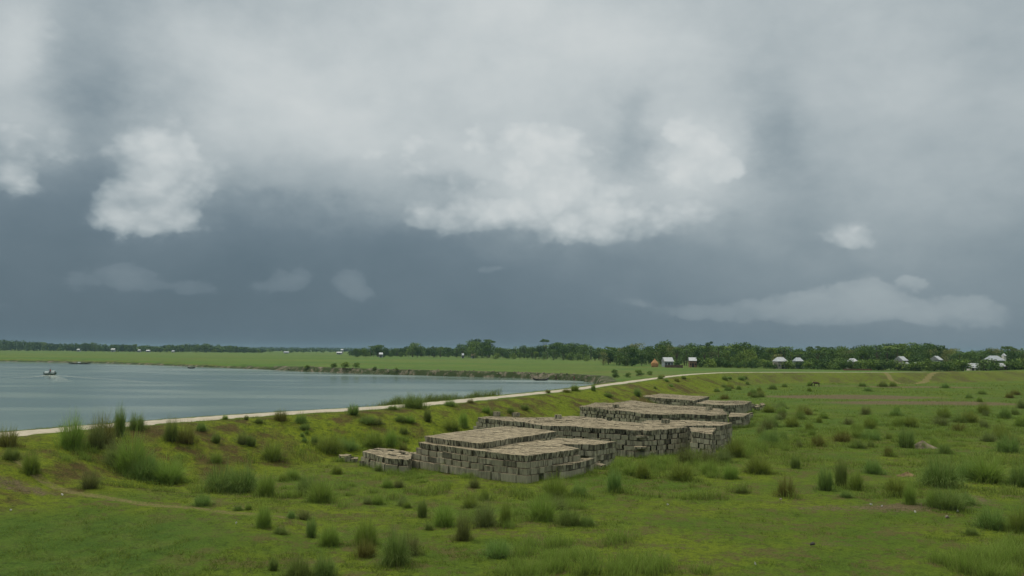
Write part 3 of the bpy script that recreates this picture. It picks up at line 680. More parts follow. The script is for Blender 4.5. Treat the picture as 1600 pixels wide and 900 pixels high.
# px, py of foot, width px, height px, kind, where
SPOTS = [
 (12, 697, 30, 30, 'B', 'on the embankment crest at the left frame edge'), (18, 718, 24, 24, 'D', 'just below the brownish clump at the left frame edge'),
 (112, 701, 44, 52, 'F', 'largest on the crest hiding the pale path, left part of the photo'), (150, 700, 40, 54, 'P', 'beside the big fresh clump on the crest'), (162, 690, 34, 46, 'B', 'behind the pale clump on the left crest'),
 (186, 682, 18, 44, 'C', 'tallest narrow one on the left crest against the water'), (213, 671, 24, 28, 'D', 'standing alone on the crest right of the tall narrow one'),
 (267, 688, 22, 38, 'D', 'on the slope just under the path'), (290, 691, 32, 32, 'B', 'on the slope next to a dark clump under the path'), (314, 673, 16, 18, 'D', 'small, at the path edge right of the brown clump'),
 (48, 740, 30, 36, 'F', 'on the lower left slope above the footpath'), (205, 738, 60, 62, 'F', 'wide one halfway down the left slope'), (180, 728, 44, 48, 'P', 'left of the wide clump halfway down the slope'),
 (228, 748, 44, 44, 'D', 'at the foot of the left slope'), (262, 753, 60, 36, 'F', 'low and wide at the slope foot'), (140, 763, 38, 32, 'P', 'beside the footpath on the spur'), (345, 765, 54, 42, 'D', 'left half of the big pair on the flat'),
 (378, 767, 56, 44, 'W', 'right half of the big pair on the flat'), (438, 657, 24, 22, 'B', 'on the crest above the slope, left of centre'), (470, 661, 20, 20, 'D', 'on the crest right of the brown clump'),
 (552, 648, 20, 20, 'C', 'on the pale path edge, alone against the water'), (613, 640, 18, 10, 'D', 'low one on the path'), (338, 722, 26, 20, 'F', 'small on the mid slope'), (392, 697, 16, 20, 'C', 'small narrow one on the mid slope'),
 (425, 718, 42, 32, 'F', 'on the lower slope left of the concrete stacks'), (378, 694, 24, 26, 'P', 'on the upper slope'), (515, 706, 50, 30, 'F', 'wide one at the slope foot left of the small stack'),
 (545, 702, 30, 24, 'D', 'right of the wide clump at the slope foot'), (585, 700, 36, 30, 'F', 'behind the small low stack'), (610, 697, 26, 30, 'F', 'at the corner of the small low stack'), (630, 703, 16, 13, 'B', 'rust brown one growing on the small low stack'),
 (668, 658, 14, 24, 'C', 'on the slope below the path bend'), (574, 661, 30, 16, 'D', 'dark low one on the slope under the path'), (590, 663, 26, 16, 'P', 'pale low one on the slope under the path'), (640, 660, 22, 16, 'F', 'on the slope below the crest thicket'),
 (646, 637, 36, 26, 'D', 'at the left end of the waterside thicket'), (703, 634, 20, 14, 'D', 'round one on the path edge'), (735, 630, 12, 10, 'B', 'little brown one on the path edge'), (775, 652, 20, 18, 'D', 'behind the left end of the long middle stack'),
 (760, 645, 18, 14, 'F', 'on the slope behind the long middle stack'), (798, 646, 14, 14, 'D', 'above the long middle stack on the slope'), (724, 668, 20, 30, 'F', 'left of the long middle stack end'), (705, 672, 34, 24, 'F', 'above the nearest stack on the slope foot'),
 (820, 640, 16, 12, 'D', 'small dark one on the slope'), (856, 614, 10, 8, 'B', 'rust brown one on the far path edge'), (898, 611, 20, 14, 'F', 'on the far path edge'), (885, 613, 14, 9, 'B', 'brownish one beside the far path'), (927, 611, 8, 14, 'C', 'on the far path where the river ends'),
 (996, 619, 13, 16, 'C', 'dark round one behind the third stack'), (950, 620, 16, 10, 'D', 'on the far slope'), (1032, 592, 10, 9, 'D', 'on the far path edge'), (1068, 592, 10, 7, 'D', 'by the bend of the far path'),
 (316, 790, 28, 24, 'D', 'alone on the short turf'), (372, 798, 14, 12, 'D', 'small round one on the short turf'), (388, 797, 14, 14, 'F', 'small fresh one on the short turf'), (412, 824, 30, 42, 'F', 'tall fresh one near the track'),
 (438, 834, 22, 15, 'D', 'flat one near the track'), (486, 840, 18, 32, 'C', 'upright one near the bottom left'), (515, 853, 40, 38, 'F', 'spreading one near the bottom left'), (500, 785, 50, 42, 'F', 'wide one in the middle left meadow'),
 (416, 775, 36, 42, 'F', 'on the left meadow edge'), (478, 772, 34, 34, 'D', 'behind the wide meadow clump'), (455, 810, 14, 16, 'D', 'small one in the left meadow'), (475, 812, 30, 22, 'P', 'low pale one in the left meadow'), (660, 809, 18, 30, 'C', 'upright one in the middle meadow'),
 (572, 870, 34, 34, 'B', 'brown skirt of the tall feathery clump'), (572, 852, 46, 50, 'F', 'tall feathery one with a brown foot'), (618, 882, 52, 62, 'W', 'big shaggy one in the foreground'), (640, 868, 50, 46, 'P', 'pale one behind the big shaggy one'),
 (724, 844, 36, 58, 'P', 'yellowish fan-shaped one with a brown foot'), (722, 844, 26, 20, 'B', 'brown foot of the fan-shaped clump'), (670, 828, 14, 16, 'D', 'small one left of the fan'), (694, 822, 46, 40, 'F', 'spreading one behind the fan'),
 (757, 822, 56, 52, 'P', 'large pale one right of the fan'), (790, 822, 24, 48, 'F', 'upright fresh one right of the fan'), (778, 870, 44, 32, 'D', 'rounded one in the foreground'), (427, 891, 16, 24, 'C', 'small upright one at the bottom edge'),
 (466, 902, 42, 36, 'D', 'cut by the bottom edge, left one'), (506, 902, 36, 42, 'D', 'cut by the bottom edge, right one'), (868, 777, 58, 40, 'F', 'before the near corner of the nearest stack'), (905, 776, 30, 26, 'D', 'right of the clump at the stack corner'),
 (848, 812, 62, 44, 'F', 'wide one in the middle meadow'), (890, 820, 40, 32, 'D', 'dark one right of the wide meadow clump'), (918, 822, 26, 22, 'D', 'small dark one in the middle meadow'),
 (960, 769, 26, 38, 'C', 'dark egg-shaped one right of the nearest stack'), (1228, 775, 28, 36, 'B', 'upright brown one right of centre'), (1290, 766, 24, 36, 'C', 'left of the dark pair on the right'), (1315, 759, 20, 42, 'C', 'taller of the dark pair on the right'),
 (1338, 766, 30, 34, 'F', 'soft one right of the dark pair'), (1243, 732, 16, 24, 'C', 'narrow one on the yellow turf'), (1364, 740, 26, 26, 'D', 'cone-shaped one on the right meadow'), (1470, 760, 60, 46, 'W', 'largest drooping one on the right'),
 (1422, 788, 22, 36, 'F', 'upright one below the drooping one'), (1400, 774, 40, 30, 'F', 'left of the drooping one'), (1480, 794, 50, 34, 'D', 'dark low one under the drooping one'), (1457, 792, 24, 26, 'F', 'between the two under the drooping one'), (1505, 788, 34, 24, 'D', 'right of the dark low one'),
 (1185, 739, 54, 30, 'F', 'on the meadow right of the stacks'), (1160, 770, 22, 14, 'D', 'tiny dark one on yellow turf'), (1278, 697, 24, 24, 'B', 'brownish one in the tall meadow'), (1202, 694, 34, 28, 'D', 'dark one right of the long stack'),
 (1416, 699, 26, 30, 'C', 'dark one left of the soil heap'), (1477, 709, 20, 22, 'D', 'right of the soil heap'), (1540, 752, 66, 40, 'F', 'wide one at the right edge meadow'), (1592, 760, 28, 38, 'D', 'dark one cut by the right frame edge'), (1510, 750, 34, 32, 'D', 'left of the wide right edge one'),
 (1550, 826, 40, 36, 'D', 'rounded one near the lower right'), (1592, 832, 34, 40, 'F', 'lower right one at the frame edge'), (1518, 836, 18, 14, 'D', 'small one near the lower right'), (1322, 777, 18, 14, 'D', 'small one below the dark pair'),
 (1389, 713, 14, 22, 'B', 'small brown one in the right meadow'), (1340, 700, 22, 18, 'D', 'low one in the tall right meadow'), (1575, 706, 34, 28, 'D', 'dark one in the right edge meadow'), (1500, 660, 24, 16, 'D', 'by the ploughed strip'), (1545, 690, 28, 20, 'P', 'pale one in the right edge meadow'),
 (1120, 612, 10, 8, 'D', 'tiny one on the far slope'), (1400, 650, 20, 14, 'D', 'small one below the ploughed strip'), (1250, 655, 18, 14, 'D', 'small one in the far meadow'),
 (20, 560, 0, 0, '', '')]
cnt = 0
def place_tuft(px, py, w, h, kind, label, group, rs):
    x, y, z = hit(px, py); dist = math.hypot(x, y)
    hm = h * dist / F * (1.45 if h >= 26 else 1.25); wm = w * dist / F * 1.12
    nat = {'F': 1.15, 'D': 1.15, 'C': .6, 'P': 1.25, 'B': .95, 'W': 1.2}[kind]
    o = link('grass_clump', rs.choice(TUFTS[kind]), None, (x, y, z)); s = wm / nat
    o.scale = (s, s, hm); o.rotation_euler = (0, 0, rs.uniform(0, 6.28))
    return tag(o, label, 'grass clump', group)
rs = random.Random(5)
for (px, py, w, h, kind, where) in SPOTS:
    if not w: continue
    lab = DESC[kind] + ' ' + where
    lab = ' '.join(lab.split()[:16])
    place_tuft(px, py, w, h, kind, lab, 'grass clumps on the field and embankment', rs)
# smaller clumps scattered where the photograph shows them
ZONES = [((1120, 1600), (603, 632), 46, (7, 12), 'DDDBF', 'small clump in the distant right field below the far embankment'),
         ((1180, 1600), (636, 700), 56, (12, 24), 'DFFFPB', 'clump in the tall green meadow right of the block stacks'),
         ((1010, 1170), (588, 612), 12, (6, 10), 'DDB', 'small clump on the far embankment slope above the stacks'),
         ((330, 720), (655, 700), 13, (8, 17), 'DFPC', 'small clump on the embankment slope left of the stacks'),
         ((430, 900), (735, 800), 20, (12, 28), 'FFPP', 'clump in the meadow before the nearest stack'),
         ((960, 1190), (712, 752), 16, (20, 36), 'FFP', 'fresh clump along the front of the long stacks')]
LM = [(1275, 603, 'grazing cow'), (1375, 590, 'curved far footpath'), (1520, 575, 'white roofed shed'), (1330, 622, 'ploughed strip'), (1500, 630, 'ploughed strip right end'), (1440, 697, 'grey soil heap'), (1470, 740, 'largest drooping clump'),
      (1300, 745, 'dark upright pair'), (1600, 620, 'right frame edge'), (1600, 680, 'right frame edge'), (1175, 630, 'farthest stack'), (1120, 690, 'long stack right end'), (1202, 685, 'dark clump beside long stack'), (1278, 690, 'brownish meadow clump'), (1090, 585, 'bend of the far path'),
      (1010, 720, 'near corner of the long stack'), (960, 755, 'egg-shaped clump'), (820, 750, 'corner of the nearest stack'), (640, 725, 'left foot of the nearest stack'), (570, 715, 'small low stack'), (552, 640, 'lone clump on the path edge'), (438, 650, 'brownish crest clump'), (370, 755, 'big clump pair on the flat'), (724, 820, 'yellowish fan-shaped clump'), (500, 775, 'wide clump of the left meadow'), (650, 660, 'path thicket'), (1228, 755, 'upright brown clump'), (1400, 660, 'middle of the right meadow')]
def near_label(px, py, kind, yr):
    x, y, nm = min(LM, key=lambda l: math.hypot(px - l[0], (py - l[1]) * 2.2)); dx, dy = px - x, (py - y) * 2.2; D_ = math.hypot(dx, dy)
    h_ = 'left of' if dx < 0 else 'right of'; v_ = 'beyond' if dy < 0 else 'in front of'
    rel = (v_ if abs(dy) > 2 * abs(dx) else h_ if abs(dx) > 2 * abs(dy) else v_ + ' and ' + h_)
    far_ = 'close' if D_ < 30 else 'some way' if D_ < 65 else 'well'
    k = {'F': 'small fresh green clump', 'D': 'small dark bushy clump', 'P': 'small pale wispy clump', 'B': 'small brownish clump', 'C': 'small narrow dark clump'}[kind]
    l_ = f"{k} {far_} {rel} the {nm}"
    return l_ if len(l_.split()) <= 16 else f"{k} {h_} the {nm}"
for (xr, yr, n, hr, kinds, lab) in ZONES:
    for i in range(n):
        px, py = rs.uniform(*xr), rs.uniform(*yr)
        if 1225 < px < 1500 and 612 < py < 640: continue
        h = rs.uniform(*hr); kind_ = rs.choice(kinds); place_tuft(px, py, h * rs.uniform(.8, 1.5), h, kind_, near_label(px, py, kind_, yr), 'smaller grass clumps on the field and embankment', rs)

def grass_stuff(name, label, mat, pts, h, lean, width, droop, seed, segs=2):
    rs_ = np.random.RandomState(seed); n = len(pts)
    z = height(pts[:, 0], pts[:, 1]); a = rs_.rand(n) * 6.283
    V, ff, sz, G = blades(np.stack([pts[:, 0], pts[:, 1], z - .03], 1), h, np.stack([np.cos(a), np.sin(a)], 1), lean * (.3 + rs_.rand(n)), width, np.full(n, droop), rs_, segs)
    me = mesh_np(name, V, ff, sz, [mat], {'gr': G})
    return tag(link(name, me), label, 'grass', None, 'stuff')
def px_points(n, xr, yr, seed, z=0.0):
    r_ = np.random.RandomState(seed); px = r_.uniform(*xr, n); py = r_.uniform(*yr, n)
    P = np.array([at_z(a, b, z) for a, b in zip(px, py)]); return P
def soft_masses():
    rs_ = np.random.RandomState(3); allp = []; allh = []
    masses = [ # centre px,py, half widths px, count, height m
        (880, 880, 90, 26, 5000, .75), (1000, 893, 60, 18, 2600, .75), (820, 895, 40, 14, 1500, .6), (1550, 888, 60, 20, 4500, .9), (1585, 865, 30, 14, 1500, .8), (760, 812, 60, 12, 2600, .6), (640, 745, 120, 10, 3600, .5),
        (1045, 728, 80, 12, 6500, .9), (1110, 738, 60, 10, 3000, .7), (1165, 700, 50, 14, 5000, .9), (1230, 690, 90, 16, 5000, .7), (1350, 680, 110, 20, 6000, .7), (1490, 690, 110, 24, 7000, .75),
        (985, 742, 40, 8, 2000, .6), (500, 770, 60, 22, 3500, .5), (430, 760, 40, 14, 1500, .45), (860, 785, 60, 14, 2600, .55), (1540, 735, 70, 12, 3500, .7), (1400, 765, 60, 14, 2200, .5),
        (215, 735, 60, 16, 2600, .7), (130, 715, 60, 14, 1200, .5), (600, 690, 60, 10, 2500, .7), (520, 695, 50, 8, 1500, .5), (700, 690, 40, 8, 800, .5), (905, 665, 60, 6, 900, .4), (930, 700, 16, 6, 500, .5), (1300, 655, 160, 12, 4000, .5), (1530, 655, 80, 14, 3000, .55)]
    for (px, py, rx, ry, n, hm) in masses:
        m = int(n * .9); k = max(6, n // 140)
        cx = rs_.randn(k) * rx * .55 + px; cy = rs_.randn(k) * ry * .55 + py
        cc = np.array([hit(a, max(b, 600))[:2] for a, b in zip(cx, cy)])
        i = rs_.randint(0, k, m); hk = hm * (.35 + 1.0 * rs_.rand(k))
        p = cc[i] + rs_.randn(m, 2) * (.16 + .22 * rs_.rand(k))[i][:, None]
        allp.append(p); allh.append(hk[i] * (.5 + .6 * rs_.rand(m)))
    for b in BLOCKS:            # grass growing up against the foot of the stacks
        if b['course'] == 0 and b['iv'] == 0 or (b['course'] == 0 and b['iu'] == b['nu'] - 1):
            g_ = fbm(np.array([b['c'][0] / 1.5]), np.array([b['c'][1] / 1.5]), 2)[0]
            m = int(20 + 110 * max(0, g_ - .35) * 2); p = b['c'][:2][None] + rs_.randn(m, 2) * np.array([[.35, .16]]) + np.array([[.1, -.52]]); allp.append(p); allh.append((.12 + .55 * g_ * rs_.rand(m)) * (1 + .012 * (b['c'][1] - 50)))
    P = np.concatenate(allp); H = np.concatenate(allh)
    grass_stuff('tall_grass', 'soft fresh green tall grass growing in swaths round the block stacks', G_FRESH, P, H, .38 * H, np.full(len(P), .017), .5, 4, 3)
    # rough meadow across the right and far field
    n = 170000; px = rs_.uniform(60, 1680, n); u = rs_.rand(n); Y = 1300 * 8 / (48 + 180 * u ** 1.3); X = (px - 800) / 1300 * Y
    d, s, _ = seg_dist(X, Y, crest); cl = fbm(X / 2.2, Y / 2.2, 3) * .6 + fbm(X / 9, Y / 9, 3) * .4
    keep = (s < 0) & (d > 8) & (cl > .44 + .10 * rs_.rand(n)) & ((X > 8 + (75 - Y) * .4) | (Y > 130) | (cl > .60))
    for cx, cy, rx, ry in [at_z(1330, 622) + (20, 6), at_z(1450, 632) + (20, 5), at_z(1300, 604) + (10, 5), at_z(1430, 605) + (22, 6)]: keep &= np.hypot((X - cx) / rx, (Y - cy) / ry) > 1
    X, Y, cl = X[keep], Y[keep], cl[keep]; m = len(X); H = (.25 + 2.6 * np.clip(cl - .44, 0, .3)) * (.5 + .6 * rs_.rand(m))
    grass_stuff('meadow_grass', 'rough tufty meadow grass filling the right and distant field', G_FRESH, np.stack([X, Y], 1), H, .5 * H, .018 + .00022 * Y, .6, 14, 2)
    # waterside thicket behind the crest
    n = 5200; px = rs_.uniform(640, 800, n); Yc = 92 + (px - 640) / 160 * 16 + rs_.uniform(0, 5, n)
    c2 = spline(crest_pts, 12); 
    i = rs_.randint(0, 10000, n); sel = c2[(c2[:, 1] > 83) & (c2[:, 1] < 104)]
    base = sel[rs_.randint(0, len(sel), n)]; p = base + np.stack([-3.6 - 1.6 * rs_.rand(n) + rs_.randn(n) * .4, 1.2 + rs_.randn(n) * 1.0], 1)
    cl = fbm(p[:, 0] / 1.3, p[:, 1] / 1.3, 2); H = (1.2 + 1.0 * (cl - .5) * 2) * (.6 + .5 * rs_.rand(n))
    grass_stuff('reeds', 'thick dark green reeds on the water side of the path', G_DARK, p, H, .4 * H, np.full(n, .03), .5, 8, 3)
    # short turf: clumpy low blades over the near field
    n = 420000; r_ = 27 + 88 * rs_.rand(n) ** 1.15; a = np.radians(rs_.uniform(-34, 34, n)); X, Y = r_ * np.sin(a), r_ * np.cos(a)
    c = fbm(X / .6, Y / .6, 3) * .65 + fbm(X / 4, Y / 4, 2) * .35; d, s, _ = seg_dist(X, Y, crest); dt, _, _ = seg_dist(X, Y, TRACK)
    keep = (c > .42 + .22 * rs_.rand(n)) & ((d > .9 + 1.6 * fbm(X / .9, Y / .9, 2)) & ((s < 0) | (d < 2.6))) & (dt > .5)
    X, Y, c = X[keep], Y[keep], c[keep]; m = len(X)
    H = (.05 + .62 * np.clip(c - .44, 0, 1)) * (.5 + rs_.rand(m)) * (1 + .35 * (Y > 60))
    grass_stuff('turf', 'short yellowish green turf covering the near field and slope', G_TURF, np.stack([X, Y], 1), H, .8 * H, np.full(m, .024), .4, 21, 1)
soft_masses()

# ------------------------------------------------------------------ trees
def leaf_mat(name, c1, c2):
    m, nb, b = newmat(name, .75)
    a = nb.n('ShaderNodeAttribute'); a.attribute_name = 'rnd'; oi = nb.n('ShaderNodeObjectInfo').outputs['Random']
    c = nb.mix(a.outputs['Fac'], c1, c2)
    hs = nb.n('ShaderNodeHueSaturation'); nb.put(hs.inputs['Color'], c); nb.put(hs.inputs['Value'], nb.m('MULTIPLY_ADD', oi, .7, .65)); nb.put(hs.inputs['Hue'], nb.m('MULTIPLY_ADD', oi, -.035, .512))
    nb.put(b.inputs['Base Color'], hs.outputs[0])
    return m
L_DARK = leaf_mat('dark_foliage', (.028, .070, .018), (.095, .170, .036))
L_MID = leaf_mat('mid_foliage', (.048, .108, .020), (.140, .220, .038))
L_PALE = leaf_mat('pale_foliage', (.08, .11, .035), (.18, .21, .07))
M_BARK = simple('bark', (.085, .065, .045), .9, .4)
def leaf_quads(cent, size, rs_):
    n = len(cent); u = rs_.randn(n, 3); u /= np.linalg.norm(u, axis=1)[:, None]; w = rs_.randn(n, 3); w = np.cross(u, w); w /= np.linalg.norm(w, axis=1)[:, None]
    s = (size * (.6 + .8 * rs_.rand(n)))[:, None]
    V = np.stack([cent - u * s * .5, cent + w * s * .32, cent + u * s * .5, cent - w * s * .32], 1)
    return V.reshape(-1, 3)
def crown_mesh(name, mat, lobes, n, size, seed, extra=None):
    rs_ = np.random.RandomState(seed); P = []
    w = np.array([l[3] ** 2 for l in lobes]); w /= w.sum(); rn = []
    for l, ww in zip(lobes, w):
        k = int(n * ww); v = rs_.randn(k, 3); v /= np.linalg.norm(v, axis=1)[:, None]
        r_ = (.55 + .5 * rs_.rand(k)) * (1 + .25 * np.sin(v[:, 0] * 5 + seed) * np.sin(v[:, 1] * 6 + v[:, 2] * 4))
        P.append(np.array(l[:3]) + v * r_[:, None] * np.array([l[3], l[3], l[3] * (l[4] if len(l) > 4 else .75)]))
        rn.append(np.clip(rs_.rand() * .5 + rs_.rand(k) * .5, 0, 1))
    P = np.concatenate(P); rn = np.concatenate(rn)
    V = leaf_quads(P, size, rs_)
    F4 = np.arange(len(V)).reshape(-1, 4)
    return mesh_np(name, V, F4.ravel(), [4] * len(F4), [mat], {'rnd': np.repeat(rn, 4)})
def trunk_mesh(h, r, lobes, seed, bare=False):
    rs_ = random.Random(seed); mb = MB(); bx, by = rs_.uniform(-.4, .4), rs_.uniform(-.4, .4)
    mb.tube([(0, 0, -.3), (bx * .5, by * .5, h * .5), (bx, by, h)], [r, r * .75, r * .5], 7)
    for l in lobes[:6]: mb.tube([(bx * .5, by * .5, h * .55), ((l[0]) * .5, (l[1]) * .5, (h * .6 + l[2]) / 2 + .3), (l[0], l[1], l[2])], [r * .5, r * .3, r * .12], 5)
    me = mesh_np('trunk', mb.v, [i for f in mb.f for i in f], [len(f) for f in mb.f], [M_BARK]); return me
def broad(seed, H, spread, mat, n=1500, size=.62, flat=.85, lowc=.06):
    rs_ = random.Random(seed); lobes = []
    for i in range(12):
        a = rs_.uniform(0, 6.28); q = rs_.uniform(.0, 1) ** .6 * spread * .6; z = rs_.uniform(lowc + .14, .84) * H
        lobes.append((math.cos(a) * q, math.sin(a) * q, z, spread * rs_.uniform(.30, .48) * (1.1 - .3 * z / H), flat))
    lobes.append((0, 0, H * .82, spread * .36, .6))
    return ('broad', trunk_mesh(H * .45, H * .028, lobes, seed), crown_mesh('crown', mat, lobes, n, size, seed))
def umbrella(seed, H, spread, mat):
    rs_ = random.Random(seed); lobes = [(math.cos(a) * spread * .55 * rs_.uniform(.6, 1.1), math.sin(a) * spread * .55, H * rs_.uniform(.84, .95), spread * .34, .38) for a in [k * 1.1 for k in range(6)]]
    return ('umbrella', trunk_mesh(H * .7, H * .022, lobes, seed), crown_mesh('crown', mat, lobes, 900, .55, seed))
def bamboo(seed, H, mat):
    rs_ = np.random.RandomState(seed); P = []; rn = []
    for k in range(26):
        a = rs_.rand() * 6.28; lean = rs_.uniform(.8, 2.8); h = H * rs_.uniform(.65, 1); t = np.sort(rs_.uniform(.25, 1, 60))
        x = math.cos(a) * (lean * t ** 2.4 + .5); y = math.sin(a) * (lean * t ** 2.4 + .5); z = h * (t - .10 * t ** 5)
        P.append(np.stack([x, y, z], 1) + rs_.randn(60, 3) * .28 * (1.2 - t[:, None] * .7)); rn.append(np.full(60, rs_.rand()))
    P = np.concatenate(P); V = leaf_quads(P, .6, rs_); F4 = np.arange(len(V)).reshape(-1, 4)
    mb = MB()
    for k in range(10):
        a = rs_.rand() * 6.28; mb.tube([(math.cos(a) * .4, math.sin(a) * .4, -.2), (math.cos(a) * .7, math.sin(a) * .7, H * .5), (math.cos(a) * 1.6, math.sin(a) * 1.6, H * .85)], [.06, .05, .02], 5)
    return ('bamboo', mesh_np('trunk', mb.v, [i for f in mb.f for i in f], [len(f) for f in mb.f], [M_BARK]), mesh_np('crown', V, F4.ravel(), [4] * len(F4), [mat], {'rnd': np.repeat(np.concatenate(rn), 4)}))
def palm(seed, H, mat):
    rs_ = random.Random(seed); mb = MB(); lx, ly = rs_.uniform(-.8, .8), rs_.uniform(-.8, .8)
    mb.tube([(0, 0, -.3), (lx * .3, ly * .3, H * .5), (lx, ly, H)], [.2, .15, .13], 7); V = []; Fs = []; rn = []
    for k in range(20):
        a = k * 2.4; L_ = rs_.uniform(2.2, 3.0); e = rs_.uniform(-.3, 1.0); prev = None
        for q in range(9):
            t = q / 8; r_ = L_ * t * math.cos(e * .7); z = H + L_ * (math.sin(e) * t - .75 * t * t)
            cx, cy = lx + math.cos(a) * r_, ly + math.sin(a) * r_
            wd = .45 * math.sin(min(1, t * 1.1 + .12) * math.pi) + .05
            for sg in (-1, 1):
                b = len(V); px_, py_ = -math.sin(a) * sg, math.cos(a) * sg
                V += [(cx, cy, z), (cx + px_ * wd + math.cos(a) * .18, cy + py_ * wd + math.sin(a) * .18, z - wd * .5), (cx + px_ * wd * .9 + math.cos(a) * .30, cy + py_ * wd * .9 + math.sin(a) * .30, z - wd * .55), (cx + math.cos(a) * .22, cy + math.sin(a) * .22, z - .03)]
                Fs.append((b, b + 1, b + 2, b + 3)); rn += [rs_.random()] * 4
    return ('palm', mesh_np('trunk', mb.v, [i for f in mb.f for i in f], [len(f) for f in mb.f], [M_BARK]), mesh_np('crown', V, [i for f in Fs for i in f], [4] * len(Fs), [mat], {'rnd': np.array(rn)}))
P_BROAD = [broad(31 + i, 12, 5.5 + (i % 3) * .9, [L_DARK, L_MID, L_DARK, L_MID, L_DARK][i % 5], 2100) for i in range(6)]
P_PALE = [broad(51, 12, 6, L_PALE, 1300, .5)]
P_LOW = [broad(61 + i, 5.5, 4.2, [L_MID, L_DARK, L_MID][i], 1200, .5, .8, .05) for i in range(3)]
P_UMB = [umbrella(71, 15, 6, L_DARK), umbrella(72, 14, 5, L_MID)]
P_BAM = [bamboo(81, 11, L_MID), bamboo(82, 12, L_DARK)]
P_PALM = [palm(91, 9, L_MID), palm(92, 10, L_DARK)]
NAMES = {'broad': 'broadleaf_tree', 'umbrella': 'flat_topped_tree', 'bamboo': 'bamboo_clump', 'palm': 'palm_tree'}
LOOK = {'broad': 'round-crowned broadleaf tree', 'umbrella': 'tall flat-topped tree', 'bamboo': 'feathery bamboo clump', 'palm': 'thin-trunked palm'}
BASE_H = {id(p): h for ps, h in ((P_BROAD, 12), (P_PALE, 12), (P_LOW, 5.5), (P_UMB, 15), (P_BAM, 12), (P_PALM, 11)) for p in ps for p in [p]}
MARKS = [(30, 'at the far left end of the distant shore line'), (122, 'behind the first small pale house on the far shore'), (180, 'behind the brightest roof on the far left shore'), (225, 'round the pair of pale houses on the far left shore'), (300, 'right of the small houses on the far left shore'),
         (380, 'at the right end of the far left tree line'), (450, 'in the thin distant line between the two woods'), (530, 'near the low pale houses of the distant gap'), (575, 'left of the lone pale roof in the middle wood'), (620, 'right of the lone pale roof in the middle wood'), (680, 'in the middle wood left of its tallest tree'),
         (745, 'by the tallest tree of the middle wood'), (800, 'in the middle wood right of its tallest tree'), (860, 'near the leaning tree that rises over the middle wood'), (920, 'in the wood above the end of the river'),
         (985, 'left of the haystack'), (1023, 'behind the haystack'), (1045, 'by the house next to the haystack'), (1082, 'by the brown-walled house'), (1105, 'just right of the brown-walled house'), (1140, 'below the largest crown left of the village'), (1180, 'left of the first village house'), (1215, 'by the first village house'), (1248, 'by the second village house'),
         (1290, 'in the gap between the second and third village houses'), (1332, 'by the single roof in mid village'), (1372, 'left of the two stepped roofs'), (1410, 'by the two stepped roofs'), (1462, 'by the half hidden bluish roof'), (1520, 'behind the white roofed shed on the bank'), (1555, 'by the large hipped house'), (1595, 'at the right frame edge behind the village')]
def mark(px): return min(MARKS, key=lambda m: abs(m[0] - px))[1]
def place_tree(proto, px, Y, Hm, rs_, extra='', wide=1.0, simple_=False):
    kind, tr, cr = proto
    d = ray(px, 560); x = d.x / d.y * Y; z = gh(x, Y)
    g = 'trees of the far wooded line'
    sz = 'very tall' if Hm > 14.5 else 'tall' if Hm > 12.5 else 'mid-sized' if Hm > 9.5 else 'short' if Hm > 6 else 'small' if Hm > 4.3 else 'very small'
    o = thing(NAMES[kind], f"{sz} {LOOK[kind]} {extra or mark(px)}".strip(), 'bamboo' if kind == 'bamboo' else 'tree', (x, Y, z - .1), rs_.uniform(0, 6.28), g)
    s = Hm / BASE_H[id(proto)]; o.scale = (s * wide, s * wide, s)
    link('trunk', tr, o); link('crown', cr, o)
    return o
rs = random.Random(21); ntree = 0
def top_h(px, py, Y):     # height of a tree at depth Y whose top is seen at photo row py
    d = ray(px, py); return CAM.z + d.z / d.y * Y
# skyline of the photograph (px, top row) for the three woods
SKY_R = [(955, 541), (985, 538), (1000, 543), (1035, 532), (1060, 540), (1085, 535), (1110, 537), (1140, 533), (1170, 534), (1200, 541), (1215, 537), (1240, 539), (1260, 540), (1300, 539), (1330, 540), (1360, 536), (1385, 533), (1400, 536), (1420, 534), (1450, 533), (1470, 536), (1490, 545), (1540, 543), (1570, 540), (1600, 541), (1700, 540)]
SKY_M = [(545, 549), (565, 541), (590, 538), (605, 545), (625, 541), (645, 535), (665, 539), (690, 539), (715, 541), (727, 533), (745, 530), (765, 531), (775, 540), (800, 541), (830, 538), (850, 536), (880, 534), (910, 536), (930, 539), (960, 541)]
SKY_L = [(-120, 528), (0, 529), (20, 530), (50, 532), (80, 535), (140, 536), (200, 538), (240, 539), (300, 536), (330, 537), (380, 541), (405, 545)]
def sky_at(S, px): return float(np.interp(px, [a for a, _ in S], [b for _, b in S]))
def wood(xr, step, rows, S, kinds, baseY, jY):
    for r_ in range(rows):
        px = xr[0] + rs.uniform(0, step)
        while px < xr[1]:
            Y = baseY(px) + r_ * jY + rs.uniform(-.3, .3) * jY
            back = r_ == rows - 1
            k = rs.choice(kinds)
            proto = rs.choice({'b': P_BROAD, 'p': P_PALE, 'n': P_BAM, 'm': P_PALM, 'l': P_LOW, 'u': P_UMB}[k if r_ or k != 'b' else rs.choice('bbl')])
            ht = top_h(px, sky_at(S, px) + (rs.uniform(-2.2, 3.5) if back else rs.uniform(2, 14) * (1 if rows > 1 else .4)), Y)
            ht = max(4.0, min(17, ht))
            if proto in P_LOW: ht = rs.uniform(4.5, 7)
            place_tree(proto, px, Y, ht, rs, wide=rs.uniform(.85, 1.2))
            px += step * rs.uniform(.7, 1.3) * (1.0 if back else 1.15)
def yR(px): return 445 if px < 1080 else 445 - (px - 1080) * .12 if px < 1350 else 412 - (px - 1350) * .08
wood((940, 1640), 15.5, 3, SKY_R, 'bbbbbnnmmup', yR, 34)
wood((552, 960), 11.0, 2, SKY_M, 'bbbbbbmmn', lambda px: 800 - max(0, px - 700) * .75, 60)
